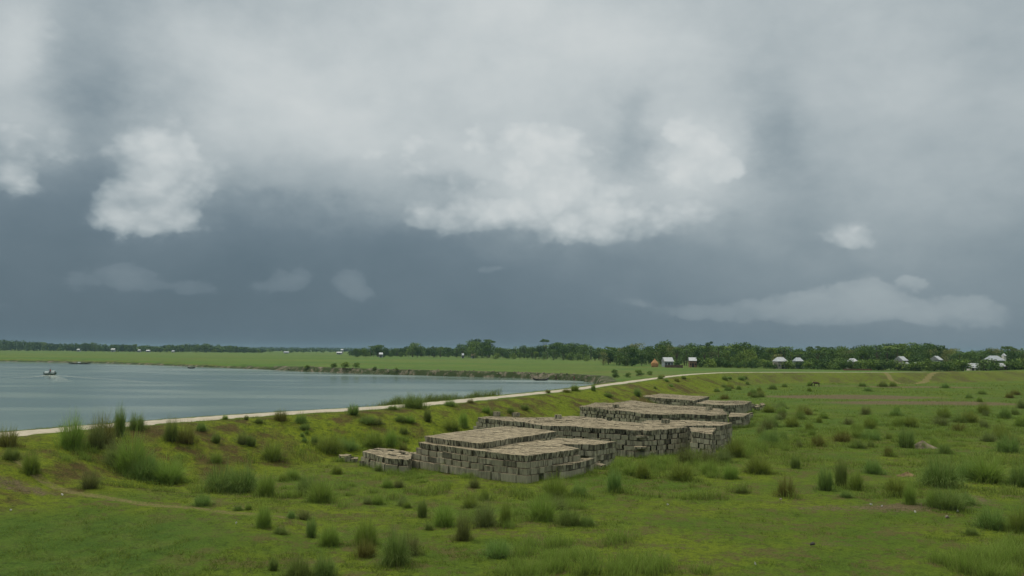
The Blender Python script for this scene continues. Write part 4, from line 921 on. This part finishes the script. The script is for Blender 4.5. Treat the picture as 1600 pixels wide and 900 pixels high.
for (px, Y, top, P, w, ex) in ((745, 850, 528, P_BROAD[1], 1.25, 'the tallest of the middle wood'), (765, 850, 530, P_UMB[0], 1.1, 'beside the tallest of the middle wood'), (851, 770, 527, P_UMB[1], .8, 'leaning out above the middle wood'), (590, 850, 537, P_BROAD[3], 1.5, 'left end of the middle wood'), (645, 850, 534, P_BROAD[1], 1.3, 'pale topped one in the middle wood'),
                               (1036, 500, 530, P_BROAD[2], .75, 'rising above the house by the haystack'), (988, 430, 541, P_BROAD[0], 1.1, 'dark round one left of the haystack'), (990, 480, 534, P_PALE[0], 1.1, 'thin pale-crowned one left of the haystack'), (1108, 500, 533, P_UMB[0], .5, 'thin one between the brown-walled house and the big crowns'), (1165, 470, 533, P_BROAD[1], 1.5, 'largest crown left of the village'),
                               (1385, 490, 530, P_BAM[0], .6, 'thin spire over the village'), (1452, 490, 531, P_BAM[1], 1.1, 'tall plumes over the village'), (1475, 470, 536, P_BAM[0], 1.1, 'plumes right of the tall plumes'), (1571, 500, 538, P_UMB[1], .6, 'small dark top above the hipped house')):
    place_tree(P, px, Y, top_h(px, top, Y), rs, ex, w)
px = 1088
while px < 1640:
    if not 1508 < px < 1535:
        topy = 565.5 + rs.uniform(-2, 1.5) if min(abs(px - a) for a in (1219, 1247, 1332, 1410, 1431, 1463, 1556)) < 13 else 562 + rs.uniform(-4, 3)
        Y_ = yR(px) - rs.uniform(26, 36); kk = rs.choice(P_LOW); place_tree(kk, px, Y_, max(2.2, top_h(px, topy, Y_)), rs, '', rs.uniform(1.0, 1.5))
    px += rs.uniform(7, 12)
for i in range(34):     # undergrowth and garden shrubs at the foot of the right wood
    px = rs.uniform(960, 1610)
    if min(abs(px - a) for a in (1023, 1043, 1082, 1218, 1246, 1332, 1410, 1432, 1462, 1520, 1553)) < 9: continue
    kk = rs.choice(P_LOW); place_tree(kk, px, yR(px) - rs.uniform(6, 18), rs.uniform(2.5, 5.0), rs, '', rs.uniform(.8, 1.3))
wood((-60, 402), 13, 1, SKY_L, 'bbbbb', lambda px: 1480 - max(0, px) * .3, 80)
for px, py, hh in ((480, 577, 1.8), (522, 575, 2.2), (540, 576, 2.8), (556, 575, 2.4), (585, 578, 1.4), (620, 580, 1.3), (1000, 588, 2.2), (962, 590, 1.8), (1015, 586, 1.6), (960, 583, 1.6), (980, 590, 1.6), (577, 561, 0)):
    if not hh: continue
    x, y, z = hit(px, py); proto = rs.choice(P_LOW)
    o = thing('shrub', f"small dark shrub on the far river bank {'right of the river end' if px > 900 else 'at its highest part'}", 'shrub', (x, y, z - .1), rs.uniform(0, 6), 'shrubs on the far river bank')
    s = hh / 5.5; o.scale = (s * 1.2, s * 1.2, s); link('trunk', proto[1], o); link('crown', proto[2], o)
def far_woods():
    rs_ = np.random.RandomState(77); C_ = []; rn = []
    def add(px, Y, Hm, Wm, n):
        d = ray(px, 560); x = d.x / d.y * Y
        v = rs_.randn(n, 3); v /= np.linalg.norm(v, axis=1)[:, None]; v *= (.5 + .5 * rs_.rand(n))[:, None]
        C_.append(np.array([x, Y, Hm * .52]) + v * np.array([Wm, Wm * .8, Hm * .5])); rn.append(np.clip(rs_.rand() * .6 + rs_.rand(n) * .4, 0, 1))
    for px in np.arange(-140, 410, 3.2):
        Y = 1500 - max(0, px) * .25 + rs_.uniform(-40, 120); add(px, Y, max(6, top_h(px, sky_at(SKY_L, px) + rs_.uniform(.3, 4), Y)), rs_.uniform(5, 8), 150)
    for px in np.arange(-200, 1000, 2.6):
        Y = rs_.uniform(3000, 4200); add(px, Y, rs_.uniform(9, 13.5), rs_.uniform(8, 15), 60)
    for px in np.arange(400, 570, 4.5):
        Y = rs_.uniform(1500, 2500); add(px, Y, rs_.uniform(4, 8), rs_.uniform(4, 7), 60)
    for px in np.arange(550, 965, 4.5):
        Y = 860 - max(0, px - 700) * .7 + rs_.uniform(30, 80); add(px, Y, max(6, top_h(px, sky_at(SKY_M, px) + rs_.uniform(2, 6), Y)), rs_.uniform(4, 6), 220)
    for px in np.arange(955, 1720, 5):
        Y = yR(px) + rs_.uniform(95, 150); add(px, Y, max(6, top_h(px, sky_at(SKY_R, px) + rs_.uniform(2.5, 7), Y)), rs_.uniform(3.5, 5.5), 420)
    P = np.concatenate(C_); V = leaf_quads(P, 1.0, rs_)
    dist = np.repeat(P[:, 1], 4); cen = np.repeat(P, 4, 0); V = cen + (V - cen) * np.clip(dist / 550, .8, 5)[:, None]
    F4 = np.arange(len(V)).reshape(-1, 4)
    tag(link('far_woods', mesh_np('far_woods', V, F4.ravel(), [4] * len(F4), [L_DARK], {'rnd': np.repeat(np.concatenate(rn), 4)})), 'hazy mass of distant woods closing the plain behind the separate trees', 'woods', None, 'stuff')
far_woods()

# ------------------------------------------------------------------ village
M_TIN = None
def tin(name, c):
    m, nb, b = newmat(name, .45)
    o = nb.n('ShaderNodeTexCoord').outputs['Object']
    w = nb.n('ShaderNodeTexWave'); nb.put(w.inputs['Vector'], o); w.inputs['Scale'].default_value = 2.2; w.bands_direction = 'X'
    n = nb.noise(o, 1.1, 5, .6)
    cc = nb.mix(nb.mr(w.outputs['Fac'], .2, .9, 0, .25), c, tuple(x * .6 for x in c)); cc = nb.mix(nb.mr(n, .5, .7, 0, .35), cc, (.30, .24, .19))
    nb.put(b.inputs['Base Color'], cc); b.inputs['Specular IOR Level'].default_value = .5; bump(nb, b, w.outputs['Fac'], .03)
    return m
T_WHITE = tin('pale_tin', (.38, .41, .43)); T_GREY = tin('grey_tin', (.27, .31, .34))
W_CREAM = simple('cream_plaster', (.26, .25, .21)); W_BROWN = simple('brown_mat_wall', (.20, .13, .08)); W_GREY = simple('grey_tin_wall', (.22, .25, .26)); W_DARK = simple('dark_opening', (.03, .03, .03)); W_WHITE = simple('white_plaster', (.5, .5, .46))
M_WOOD = simple('old_wood', (.13, .09, .06))
def house(px, Y, wpx, label, wall, roofm, kind='gable', eave=2.6, pitch=1.5, rz=0.0, depth=4.5, dz=0.0, doors=1, name='tin_roofed_house', z=None):
    d = ray(px, 570); x = d.x / d.y * Y; w = wpx * Y / F / 2 * .70; eave *= .9
    if z is None: z = gh(x, Y)
    t = thing(name, label, 'house', (x, Y, z + dz), rz, 'village houses with tin roofs')
    mb = MB(); mb.box((0, 0, eave / 2 - .15), (w * .92, depth / 2, eave / 2 + .15))
    if kind == 'gable':
        mb.poly([(-w * .92, -depth / 2, eave), (-w * .92, depth / 2, eave), (-w * .92, 0, eave + pitch * .9), (-w * .9, -depth / 2, eave), (-w * .9, depth / 2, eave), (-w * .9, 0, eave + pitch * .9)], [(0, 1, 2), (3, 5, 4), (0, 2, 5, 3), (1, 4, 5, 2)])
        mb.poly([(w * .92, -depth / 2, eave), (w * .92, depth / 2, eave), (w * .92, 0, eave + pitch * .9), (w * .9, -depth / 2, eave), (w * .9, depth / 2, eave), (w * .9, 0, eave + pitch * .9)], [(0, 2, 1), (3, 4, 5), (0, 3, 5, 2), (1, 2, 5, 4)])
    mb.build('wall', wall, t)
    rb = MB(); o = .45; rw = w if kind == 'gable' else w * .55; zt = eave + pitch
    zo = eave - .1
    a = [(-w, -depth / 2 - o, zo), (w, -depth / 2 - o, zo), (w, depth / 2 + o, zo), (-w, depth / 2 + o, zo), (-rw, 0, zt), (rw, 0, zt)]
    up_ = [(p[0], p[1], p[2] + .09) for p in a]
    rb.poly(up_ + a, [(0, 1, 5, 4), (2, 3, 4, 5), (1, 2, 5), (3, 0, 4), (7, 6, 10, 11), (9, 8, 11, 10), (8, 7, 11), (6, 9, 10), (0, 6, 7, 1), (1, 7, 8, 2), (2, 8, 9, 3), (3, 9, 6, 0)])
    rb.build('roof', roofm, t)
    for i in range(doors):
        dx = (i - (doors - 1) / 2) * w * .7
        db = MB(); db.box((dx, -depth / 2 - .03, 1.0), (.5, .05, 1.0)); db.build('door', W_DARK, t)
    for s in (-1, 1):
        wb = MB(); wb.box((s * w * .62, -depth / 2 - .03, 1.5), (.35, .05, .4)); wb.build('window', W_DARK, t)
    return t
H_ = [(1043, 414, 22, 'bluish tin-roofed house just right of the haystack', W_GREY, T_WHITE, 'gable', 3.0, 1.9, .15), (1082, 412, 17, 'small house with brown mat walls and pale roof', W_BROWN, T_WHITE, 'gable', 3.6, 1.5, -.1),
      (1219, 398, 26, 'first village house from the left, pale hipped roof above shrubs', W_CREAM, T_WHITE, 'hip', 3.9, 1.9, .2), (1247, 402, 18, 'second village house from the left, smaller grey roof', W_GREY, T_GREY, 'hip', 3.9, 1.6, 0),
      (1332, 392, 19, 'single pale roof half sunk in shrubs in mid village', W_CREAM, T_WHITE, 'hip', 4.0, 1.5, .1), (1408, 398, 19, 'upper one of two stepped pale roofs', W_CREAM, T_WHITE, 'gable', 4.7, 1.9, .5), (1415, 384, 16, 'lower one of two stepped pale roofs', W_GREY, T_WHITE, 'hip', 2.4, 1.5, .2),
      (1431, 382, 7, 'tiny pale roof right of the two stepped roofs', W_CREAM, T_WHITE, 'hip', 3.0, .9, 0), (1463, 395, 14, 'half hidden bluish roof deep in the trees', W_GREY, T_WHITE, 'gable', 5.2, 1.8, .5)]
for (px, Y, wp, lab, wl, rf, k, e, p, rz_) in H_: house(px, Y, wp, lab, wl, rf, k, e, p, rz_)
house(1553, 372, 33, 'largest village house with grey hipped roof and pale upper wall', W_CREAM, T_GREY, 'hip', 5.4, 2.0, .05, 6)
house(1564, 364, 17, 'low brown annex with a small pale roof before the largest house', W_BROWN, T_WHITE, 'hip', 2.6, 1.3, .1, 3)
house(1569, 395, 5, 'narrow white turret-like house above the grey hipped roof', W_WHITE, T_WHITE, 'hip', 7.6, 1.0, 0, 2, doors=0)
# white roofed shed standing on the embankment
xs, ys, zs = hit(1520, 579.0)
house(1520, ys + 3, 24, 'white roofed open shed standing on the far embankment', W_WHITE, T_WHITE, 'gable', 1.5, 2.0, -.05, 3.6, doors=2, name='shed', z=zs - .1)
for (px, Y, wp, lab, e, rf) in ((122, 1400, 6.5, 'leftmost small pale house on the far shore', 4.2, T_GREY), (176, 1390, 9, 'brightest white roofed house on the far left shore', 5.5, T_WHITE),
                                (217, 1380, 6, 'left one of the pair of far pale houses', 4, T_GREY), (231, 1370, 8.5, 'right one of the pair of far pale houses', 3, T_WHITE), (270, 1360, 6, 'last pale house at the right of the far left shore', 2.4, T_GREY), 
                                (447, 1300, 12, 'long low pale house in the distant gap', 2.2, T_GREY), (530, 1150, 13, 'low white house in the distant gap', 3, T_WHITE), (534, 1500, 6, 'small white house just behind the low white one', 8, T_WHITE),
                                (595, 778, 9, 'lone pale roof at the left of the middle wood', 4.2, T_WHITE), (723, 772, 5, 'small bluish roof in the middle wood', 4, T_GREY), (739, 770, 10, 'reddish brown roofed hut in the middle wood', 3.4, None)):
    house(px, Y, wp * .95, lab, W_GREY, rf or simple('rusty_tin', (.36, .22, .15)), 'gable', e * .8, 1.5, .1, 6)
def haystack():
    x, y, z = hit(1023, 576); y = 408; x = ray(1023, 570).x / ray(1023, 570).y * y; z = gh(x, y)
    t = thing('haystack', 'golden brown conical haystack left of the bluish house', 'haystack', (x, y, z))
    m, nb, b = newmat('straw', .9); o = nb.n('ShaderNodeTexCoord').outputs['Object']; n = nb.noise(nb.v('MULTIPLY', o, (6, 6, 1)), 1.5, 5, .7)
    nb.put(b.inputs['Base Color'], nb.mix(n, (.20, .10, .045), (.46, .27, .12))); bump(nb, b, n, .1)
    V = []; prof = [(0, 1.55), (.6, 1.75), (1.4, 1.85), (2.0, 1.7), (2.6, 1.2), (3.2, .65), (3.7, .28), (4.0, .08)]; N = 20
    for h, r_ in prof:
        for k in range(N): q = r_ * (1 + random.uniform(-.05, .05)); V.append((q * math.cos(6.283 * k / N), q * math.sin(6.283 * k / N), h))
    Fs = [(i * N + k, i * N + (k + 1) % N, (i + 1) * N + (k + 1) % N, (i + 1) * N + k) for i in range(len(prof) - 1) for k in range(N)] + [tuple((len(prof) - 1) * N + k for k in range(N))]
    link('straw_heap', mesh_np('straw_heap', V, [i for f in Fs for i in f], [len(f) for f in Fs], [m]), t)
    p = MB(); p.tube([(0, 0, 3.8), (.03, 0, 4.6)], [.05, .04], 6); p.build('pole', M_WOOD, t)
haystack()
def low_wall(px0, px1, Y, h, label, mat, name):
    a = ray(px0, 570); b_ = ray(px1, 570); x0, x1 = a.x / a.y * Y, b_.x / b_.y * Y; z = gh((x0 + x1) / 2, Y); mb = MB(); n = 14
    for i in range(n):
        q0, q1 = x0 + (x1 - x0) * i / n, x0 + (x1 - x0) * (i + 1) / n
        mb.box(((q0 + q1) / 2, Y + random.uniform(-.05, .05), z + h / 2 - .2), ((q1 - q0) / 2 - .004, .2, h / 2 + .2 + random.uniform(-.06, .1)))
    tag(mb.build(name, mat), label, 'wall')
low_wall(1039, 1067, 398, 1.25, 'low dark brown mud wall in front of the haystack house', simple('mud_wall', (.10, .075, .055), .95, .4), 'mud_wall')
low_wall(1318, 1362, 372, .6, 'long low reddish mud bank wall in front of mid village', simple('red_mud_wall', (.16, .09, .06), .95, .4), 'mud_wall')
low_wall(1534, 1560, ys + 5, .9, 'low pale wall running right from the white roofed shed', simple('pale_wall', (.27, .24, .19), .95, .3), 'low_wall')

# ------------------------------------------------------------------ people, cow, boats
def skin_mesh(name, verts, edges, radii, mat, parent=None, sub=1, root=0):
    me = bpy.data.meshes.new(name); me.from_pydata(verts, edges, []); o = link(name, me, None)
    sm = o.modifiers.new('skin', 'SKIN')
    for i, r_ in enumerate(radii): me.skin_vertices[0].data[i].radius = (r_, r_) if not isinstance(r_, tuple) else r_
    for i in range(len(verts)): me.skin_vertices[0].data[i].use_root = (i == root)
    ss = o.modifiers.new('sub', 'SUBSURF'); ss.levels = sub; ss.render_levels = sub
    dg = bpy.context.evaluated_depsgraph_get(); dg.update(); nm = bpy.data.meshes.new_from_object(o.evaluated_get(dg)); nm.name = name
    bpy.data.objects.remove(o); nm.materials.clear(); nm.materials.append(mat)
    for p in nm.polygons: p.use_smooth = True
    return link(name, nm, parent)
M_SKIN = simple('skin', (.20, .12, .075), .6); M_SHIRT = simple('pale_shirt', (.55, .52, .50)); M_LUNGI = simple('dark_wrap', (.07, .05, .05)); M_HAIR = simple('hair', (.01, .01, .01)); M_RED = simple('red_cloth', (.25, .06, .05))
def person(loc, rz, label, shirt, lower, sit=False):
    t = thing('person', label, 'person', loc, rz)
    hz = .92; knee = .5
    if sit:
        V = [(0, 0, .5), (0, 0, .8), (0, 0, 1.02), (0, .01, 1.12), (0, .02, 1.27), (-.1, 0, .48), (-.13, .38, .5), (-.13, .42, .08), (.1, 0, .48), (.13, .38, .5), (.13, .42, .08), (-.19, 0, .98), (-.25, .08, .72), (-.18, .3, .6), (.19, 0, .98), (.25, .08, .72), (.18, .3, .6)]
    else:
        V = [(0, 0, .92), (0, 0, 1.2), (0, 0, 1.42), (0, .01, 1.5), (0, .02, 1.63), (-.09, 0, .88), (-.1, .05, .5), (-.1, 0, .06), (.09, 0, .88), (.11, -.04, .5), (.11, -.1, .06), (-.19, 0, 1.38), (-.25, 0, 1.1), (-.24, .08, .85), (.19, 0, 1.38), (.25, 0, 1.1), (.24, .1, .86)]
    E = [(0, 1), (1, 2), (2, 3), (3, 4), (0, 5), (5, 6), (6, 7), (0, 8), (8, 9), (9, 10), (2, 11), (11, 12), (12, 13), (2, 14), (14, 15), (15, 16)]
    Rr = [(.15, .11), (.14, .10), (.15, .10), .055, .10, .085, .06, .04, .085, .06, .04, .055, .042, .03, .055, .042, .03]
    skin_mesh('body', V, E, Rr, M_SKIN, t)
    b0 = V[0][2]
    sb = MB(); sb.tube([(0, 0, b0 - .02), (0, 0, b0 + .25), (0, 0, b0 + .46), (0, 0, b0 + .56)], [.17, .175, .19, .09], 12)
    o = sb.build('shirt', shirt, t, smooth=True)
    lb = MB()
    if sit: lb.box((0, .2, .5), (.2, .26, .11))
    else: lb.tube([(0, 0, .38), (0, 0, .7), (0, 0, .97)], [.2, .19, .165], 12)
    lb.build('wrap_skirt', lower, t, smooth=not sit)
    hb = MB(); hz = V[4][2]; hb.tube([(0, -.01, hz + .0), (0, -.01, hz + .07), (0, -.01, hz + .13)], [.11, .105, .04], 10); hb.build('hair', M_HAIR, t, smooth=True)
    return t
def cow(px, py, label, s=1.0, rz=0.0):
    x, y, z = hit(px, py); t = thing('cow', label, 'cow', (x, y, z), rz); t.scale = (s, s, s)
    V = [(-.6, 0, 1.05), (-.2, 0, 1.0), (.3, 0, 1.02), (.6, 0, 1.08), (.85, 0, 1.12), (1.1, 0, .8), (1.32, 0, .58), (1.45, 0, .48),
         (-.62, .18, .85), (-.55, .2, .55), (-.68, .2, .38), (-.62, .2, .03), (-.62, -.18, .85), (-.52, -.2, .55), (-.64, -.2, .38), (-.56, -.2, .03),
         (.55, .17, .8), (.55, .18, .45), (.52, .18, .03), (.55, -.17, .8), (.6, -.18, .45), (.62, -.18, .03), (-.78, 0, 1.0), (-.84, 0, .5), (1.2, .12, .82), (1.2, -.12, .82)]
    E = [(0, 1), (1, 2), (2, 3), (3, 4), (4, 5), (5, 6), (6, 7), (0, 8), (8, 9), (9, 10), (10, 11), (0, 12), (12, 13), (13, 14), (14, 15), (3, 16), (16, 17), (17, 18), (3, 19), (19, 20), (20, 21), (0, 22), (22, 23), (5, 24), (5, 25)]
    Rr = [(.26, .28), (.28, .33), (.27, .32), (.22, .28), .17, .12, .10, .07, .14, .09, .055, .045, .14, .09, .055, .045, .11, .06, .045, .11, .06, .045, .03, .03, .03, .03]
    skin_mesh('body', V, E, Rr, simple('cow_hide', (.055, .032, .022)), t)
    return t
cow(1276, 604, 'small dark brown cow grazing in the distant field', .85, 2.9)
M_HULL = simple('green_hull', (.06, .10, .07), .5); M_TARP = simple('pale_tarp', (.30, .35, .35), .6); M_DKHULL = simple('tarred_hull', (.03, .028, .026), .5)
def hull_mb(L_, Wd, Ht, rise=.5, N=12):
    mb = MB(); V = []; sec = 7
    for i in range(N + 1):
        t = -1 + 2 * i / N; w = Wd / 2 * (1 - abs(t) ** 2.6) ** .8 + .03; zz = rise * abs(t) ** 3
        for k in range(sec): a = math.pi * k / (sec - 1); V.append((t * L_ / 2, -math.cos(a) * w, zz + Ht - math.sin(a) ** .7 * Ht if 0 < k < sec - 1 else zz + Ht))
    Fs = [(i * sec + k, (i + 1) * sec + k, (i + 1) * sec + k + 1, i * sec + k + 1) for i in range(N) for k in range(sec - 1)]
    Fs += [(i * sec, i * sec + sec - 1, (i + 1) * sec + sec - 1, (i + 1) * sec) for i in range(N)]
    mb.poly([(v[0], v[1], v[2] - .06 if False else v[2]) for v in V], Fs); return mb
def arch(x0, x1, w, z0, h, mat, name, parent):
    V = []; n = 9
    for x in (x0, x1):
        for r_ in (1.0, .94):
            for k in range(n): a = math.pi * k / (n - 1); V.append((x, -math.cos(a) * w * r_, z0 + math.sin(a) * h * r_))
    mb = MB(); Fs = []
    for k in range(n - 1): Fs += [(k, k + 1, 2 * n + k + 1, 2 * n + k), (n + k + 1, n + k, 3 * n + k, 3 * n + k + 1), (k + 1, k, n + k, n + k + 1), (2 * n + k, 2 * n + k + 1, 3 * n + k + 1, 3 * n + k)]
    mb.poly(V, Fs); return mb.build(name, mat, parent)
def motor_boat():
    x, y = at_z(78, 586, WATER_Z)
    t = thing('motor_boat', 'green motor boat with two pale canopies crossing the river', 'boat', (x, y, WATER_Z - .15), math.radians(14))
    hull_mb(4.3, 1.5, .75, .45).build('hull', M_HULL, t)
    arch(-1.7, -.35, .72, .72, .75, M_TARP, 'canopy', t); arch(.45, 1.6, .72, .72, 1.0, M_TARP, 'canopy', t)
    mb = MB(); mb.box((-1.75, 0, .95), (.1, .1, .25)); mb.tube([(-1.8, 0, .9), (-2.3, 0, .25)], [.05, .04], 6); mb.build('motor', M_DKHULL, t)
    pz = WATER_Z - .15 + .72; c, s = math.cos(math.radians(14)), math.sin(math.radians(14))
    person((x + .05 * c, y + .05 * s, pz - .05), .3, 'person in a reddish top standing between the boat canopies', M_RED, M_LUNGI)
    # wake: low foamy ridges spreading behind the boat
    m, nb, b = newmat('foam', .5); o = nb.n('ShaderNodeNewGeometry').outputs['Position']; n = nb.noise(nb.v('MULTIPLY', o, (.5, .9, 1)), 1.2, 5, .7)
    nb.put(b.inputs['Base Color'], (.52, .56, .50, 1)); a = nb.n('ShaderNodeAttribute'); a.attribute_name = 'fade'
    nb.put(b.inputs['Alpha'], nb.m('MULTIPLY', nb.mr(n, .35, .7), a.outputs['Fac']))
    V, Fs, fd = [], [], []
    def ribbon(pts, w, fade):
        b0 = len(V); pts = spline(pts, 12); N = len(pts)
        for i, p in enumerate(pts):
            a_, c_ = pts[max(0, i - 1)], pts[min(N - 1, i + 1)]; t_ = (c_ - a_) / (np.linalg.norm(c_ - a_) + 1e-9); n_ = np.array([-t_[1], t_[0]])
            for q, hz_ in ((-1, 0), (-.4, .06), (.4, .06), (1, 0)):
                pp = p + n_ * w * q * (.4 + 1.2 * i / N); V.append((pp[0], pp[1], WATER_Z + .012 + hz_)); fd.append((fade * (1 - i / N) ** .8) * (0 if abs(q) == 1 else 1))
        for i in range(N - 1):
            for q in range(3): k = b0 + i * 4 + q; Fs.append((k, k + 1, k + 5, k + 4))
    ribbon([(x - 1, y - .5), at_z(62, 588, WATER_Z), at_z(35, 590, WATER_Z), at_z(-30, 593, WATER_Z)], 1.8, .85)
    ribbon([(x + 1, y - .5), at_z(92, 587, WATER_Z), at_z(130, 590, WATER_Z), at_z(190, 594, WATER_Z), at_z(260, 600, WATER_Z)], 1.8, .7)
    ribbon([(x, y - 1), at_z(84, 588, WATER_Z), at_z(90, 591, WATER_Z), at_z(100, 598, WATER_Z)], 2.2, .9)
    me = mesh_np('wake', V, [i for f in Fs for i in f], [4] * len(Fs), [m], {'fade': np.array(fd)}, smooth=True)
    tag(link('wake', me), 'pale foamy wake spreading behind the motor boat', 'wake', None, 'stuff')
motor_boat()
def rowboat(px, py, L_, label, rz, cargo=None):
    x, y = at_z(px, py, WATER_Z); t = thing('wooden_boat', label, 'boat', (x, y, WATER_Z - .12), rz, 'boats moored along the far bank')
    hull_mb(L_, 1.3, .6, .5).build('hull', M_DKHULL, t)
    if cargo: arch(-.8, .8, .6, .5, .8, cargo, 'canopy', t)
rowboat(124, 568.6, 13, 'long dark boat with a pale hood moored at the far left bank', .05, M_TARP)
rowboat(299, 575.5, 3.6, 'short dark boat alone at the far bank left of centre', .2)
rowboat(845, 594.6, 5.5, 'dark boat moored near the standing person at the river end', .25)
x, y, z = hit(869, 595.0); person((x, y, max(z, WATER_Z - .1)), 2.6, 'person in dark clothes standing at the far waterline', M_LUNGI, M_LUNGI)
x, y, z = hit(897, 597.0); person((x, y, max(z, WATER_Z - .1)), 3.4, 'person in a reddish wrap by the waterline near the river end', M_RED, M_LUNGI)

# ------------------------------------------------------------------ eroded bank rubble, soil heaps, litter
def clods():
    rs_ = random.Random(9); mb = MB(); m = simple('bank_clods', (.16, .14, .10), .95, .6, 1.0)
    sh = np.array(far_shore)
    for i in range(220):
        k = rs_.uniform(5.5, len(sh) - 1.2); a, b_ = sh[int(k)], sh[int(k) + 1]; p = a + (b_ - a) * (k - int(k))
        x, y = p[0] + rs_.uniform(-1, 1), p[1] + rs_.uniform(-1, 5); z = gh(x, y)
        if z < WATER_Z - .3 or z > -.1: continue
        s = rs_.uniform(.10, .34); Mx = Matrix.Translation((x, y, z)) @ Matrix.Rotation(rs_.uniform(0, 6), 4, Vector((rs_.random(), rs_.random(), 1)).normalized())
        V = [Mx @ Vector((sx * s * rs_.uniform(.6, 1.2), sy * s * rs_.uniform(.5, 1), sz * s * rs_.uniform(.4, .8))) for sz in (-1, 1) for sx, sy in ((-1, -1), (1, -1), (1, 1), (-1, 1))]
        mb.poly(V, BF)
    o = mb.build('clods', m); tag(o, 'broken clods of soil and stone along the eroded far bank', 'rubble', None, 'stuff')
clods()
def heap(px, py, w, h, label, c):
    x, y, z = hit(px, py); dist = math.hypot(x, y); w = w * dist / F / 2; h = h * dist / F; V = []; N = 20; Rn = 7; rs_ = random.Random(int(px))
    for i in range(Rn + 1):
        t = i / Rn
        for k in range(N):
            a = 6.283 * k / N; q = w * t * (1 + .15 * math.sin(3 * a + px)); V.append((q * math.cos(a), q * .8 * math.sin(a), h * (1 - t) ** 1.3 * (1 + rs_.uniform(-.15, .15)) - .08 * t))
    Fs = [(i * N + k, (i + 1) * N + k, (i + 1) * N + (k + 1) % N, i * N + (k + 1) % N) for i in range(Rn) for k in range(N)]
    o = link('soil_heap', mesh_np('soil_heap', V, [i for f in Fs for i in f], [4] * len(Fs), [simple('heap_soil', c, .95, .5, 2.0)], smooth=True), None, (x, y, z)); tag(o, label, 'soil heap')
heap(1441, 699, 42, 9, 'low grey brown soil heap in the tall right meadow', (.13, .11, .075)); heap(1418, 743, 38, 5, 'flat reddish soil heap left of the drooping grass clump', (.13, .09, .045))
def litter(px, py, s, label, c, nm='litter'):
    s *= .6; x, y, z = hit(px, py); mb = MB(); rs_ = random.Random(int(px + py)); n = 5; c = tuple(v * .7 for v in c)
    V = [(rs_.uniform(.7, 1.2) * s * math.cos(a * 6.283 / n), rs_.uniform(.4, .9) * s * math.sin(a * 6.283 / n), rs_.uniform(.03, .1)) for a in range(n)]
    V2 = [(v[0] * .8, v[1] * .8, v[2] + rs_.uniform(.04, .09)) for v in V]
    mb.poly(V + V2, [tuple(range(n))[::-1], tuple(range(n, 2 * n))] + [(k, (k + 1) % n, n + (k + 1) % n, n + k) for k in range(n)])
    o = mb.build(nm, simple(nm + '_mat', c, .7), None, (x, y, z)); tag(o, label, nm)
for a in ((97, 776, .13, 'white scrap of litter on the bare soil left of the footpath', (.65, .64, .6)), (17, 800, .12, 'white scrap near the left frame edge', (.6, .6, .56)), (252, 752, .12, 'white scrap at the foot of the left slope', (.6, .6, .5)),
          (369, 821, .07, 'tiny white speck on turf below the track', (.7, .7, .66)), (1043, 792, .10, 'white scrap alone on the central turf', (.7, .7, .68)), (1361, 791, .11, 'pale scrap left of the upright clump on the bare patch', (.6, .6, .56)),
          (1430, 803, .10, 'pale scrap in the middle of the bare patch', (.65, .64, .58)), (1496, 802, .09, 'pale scrap at the right of the bare patch', (.6, .6, .55)), (1378, 793, .09, 'small white scrap above the bare patch', (.7, .7, .68)), (1180, 884, .06, 'tiny white speck near the lower middle edge', (.7, .7, .66))): litter(*a)
for a in ((1480, 811, .2, 'flat pinkish stone on the bare patch', (.24, .20, .17)), (1270, 855, .2, 'dark clod on the lower right turf', (.05, .045, .04)), (1220, 783, .14, 'flat pale stone below the brown clump', (.25, .22, .16))): litter(*a, nm='stone')

# ------------------------------------------------------------------ air
def haze():
    m = bpy.data.materials.new('haze'); m.use_nodes = True; nt = m.node_tree; nt.nodes.clear()
    v = nt.nodes.new('ShaderNodeVolumePrincipled'); v.inputs['Color'].default_value = (.30, .46, .57, 1); v.inputs['Density'].default_value = .00011; v.inputs['Anisotropy'].default_value = .2
    o = nt.nodes.new('ShaderNodeOutputMaterial'); nt.links.new(v.outputs[0], o.inputs['Volume'])
    mb = MB(); mb.box((0, 0, 13.5), (7000, 7000, 19.5)); ob = mb.build('haze', m); tag(ob, 'thin bluish haze over the plain', 'haze', None, 'stuff')
haze()
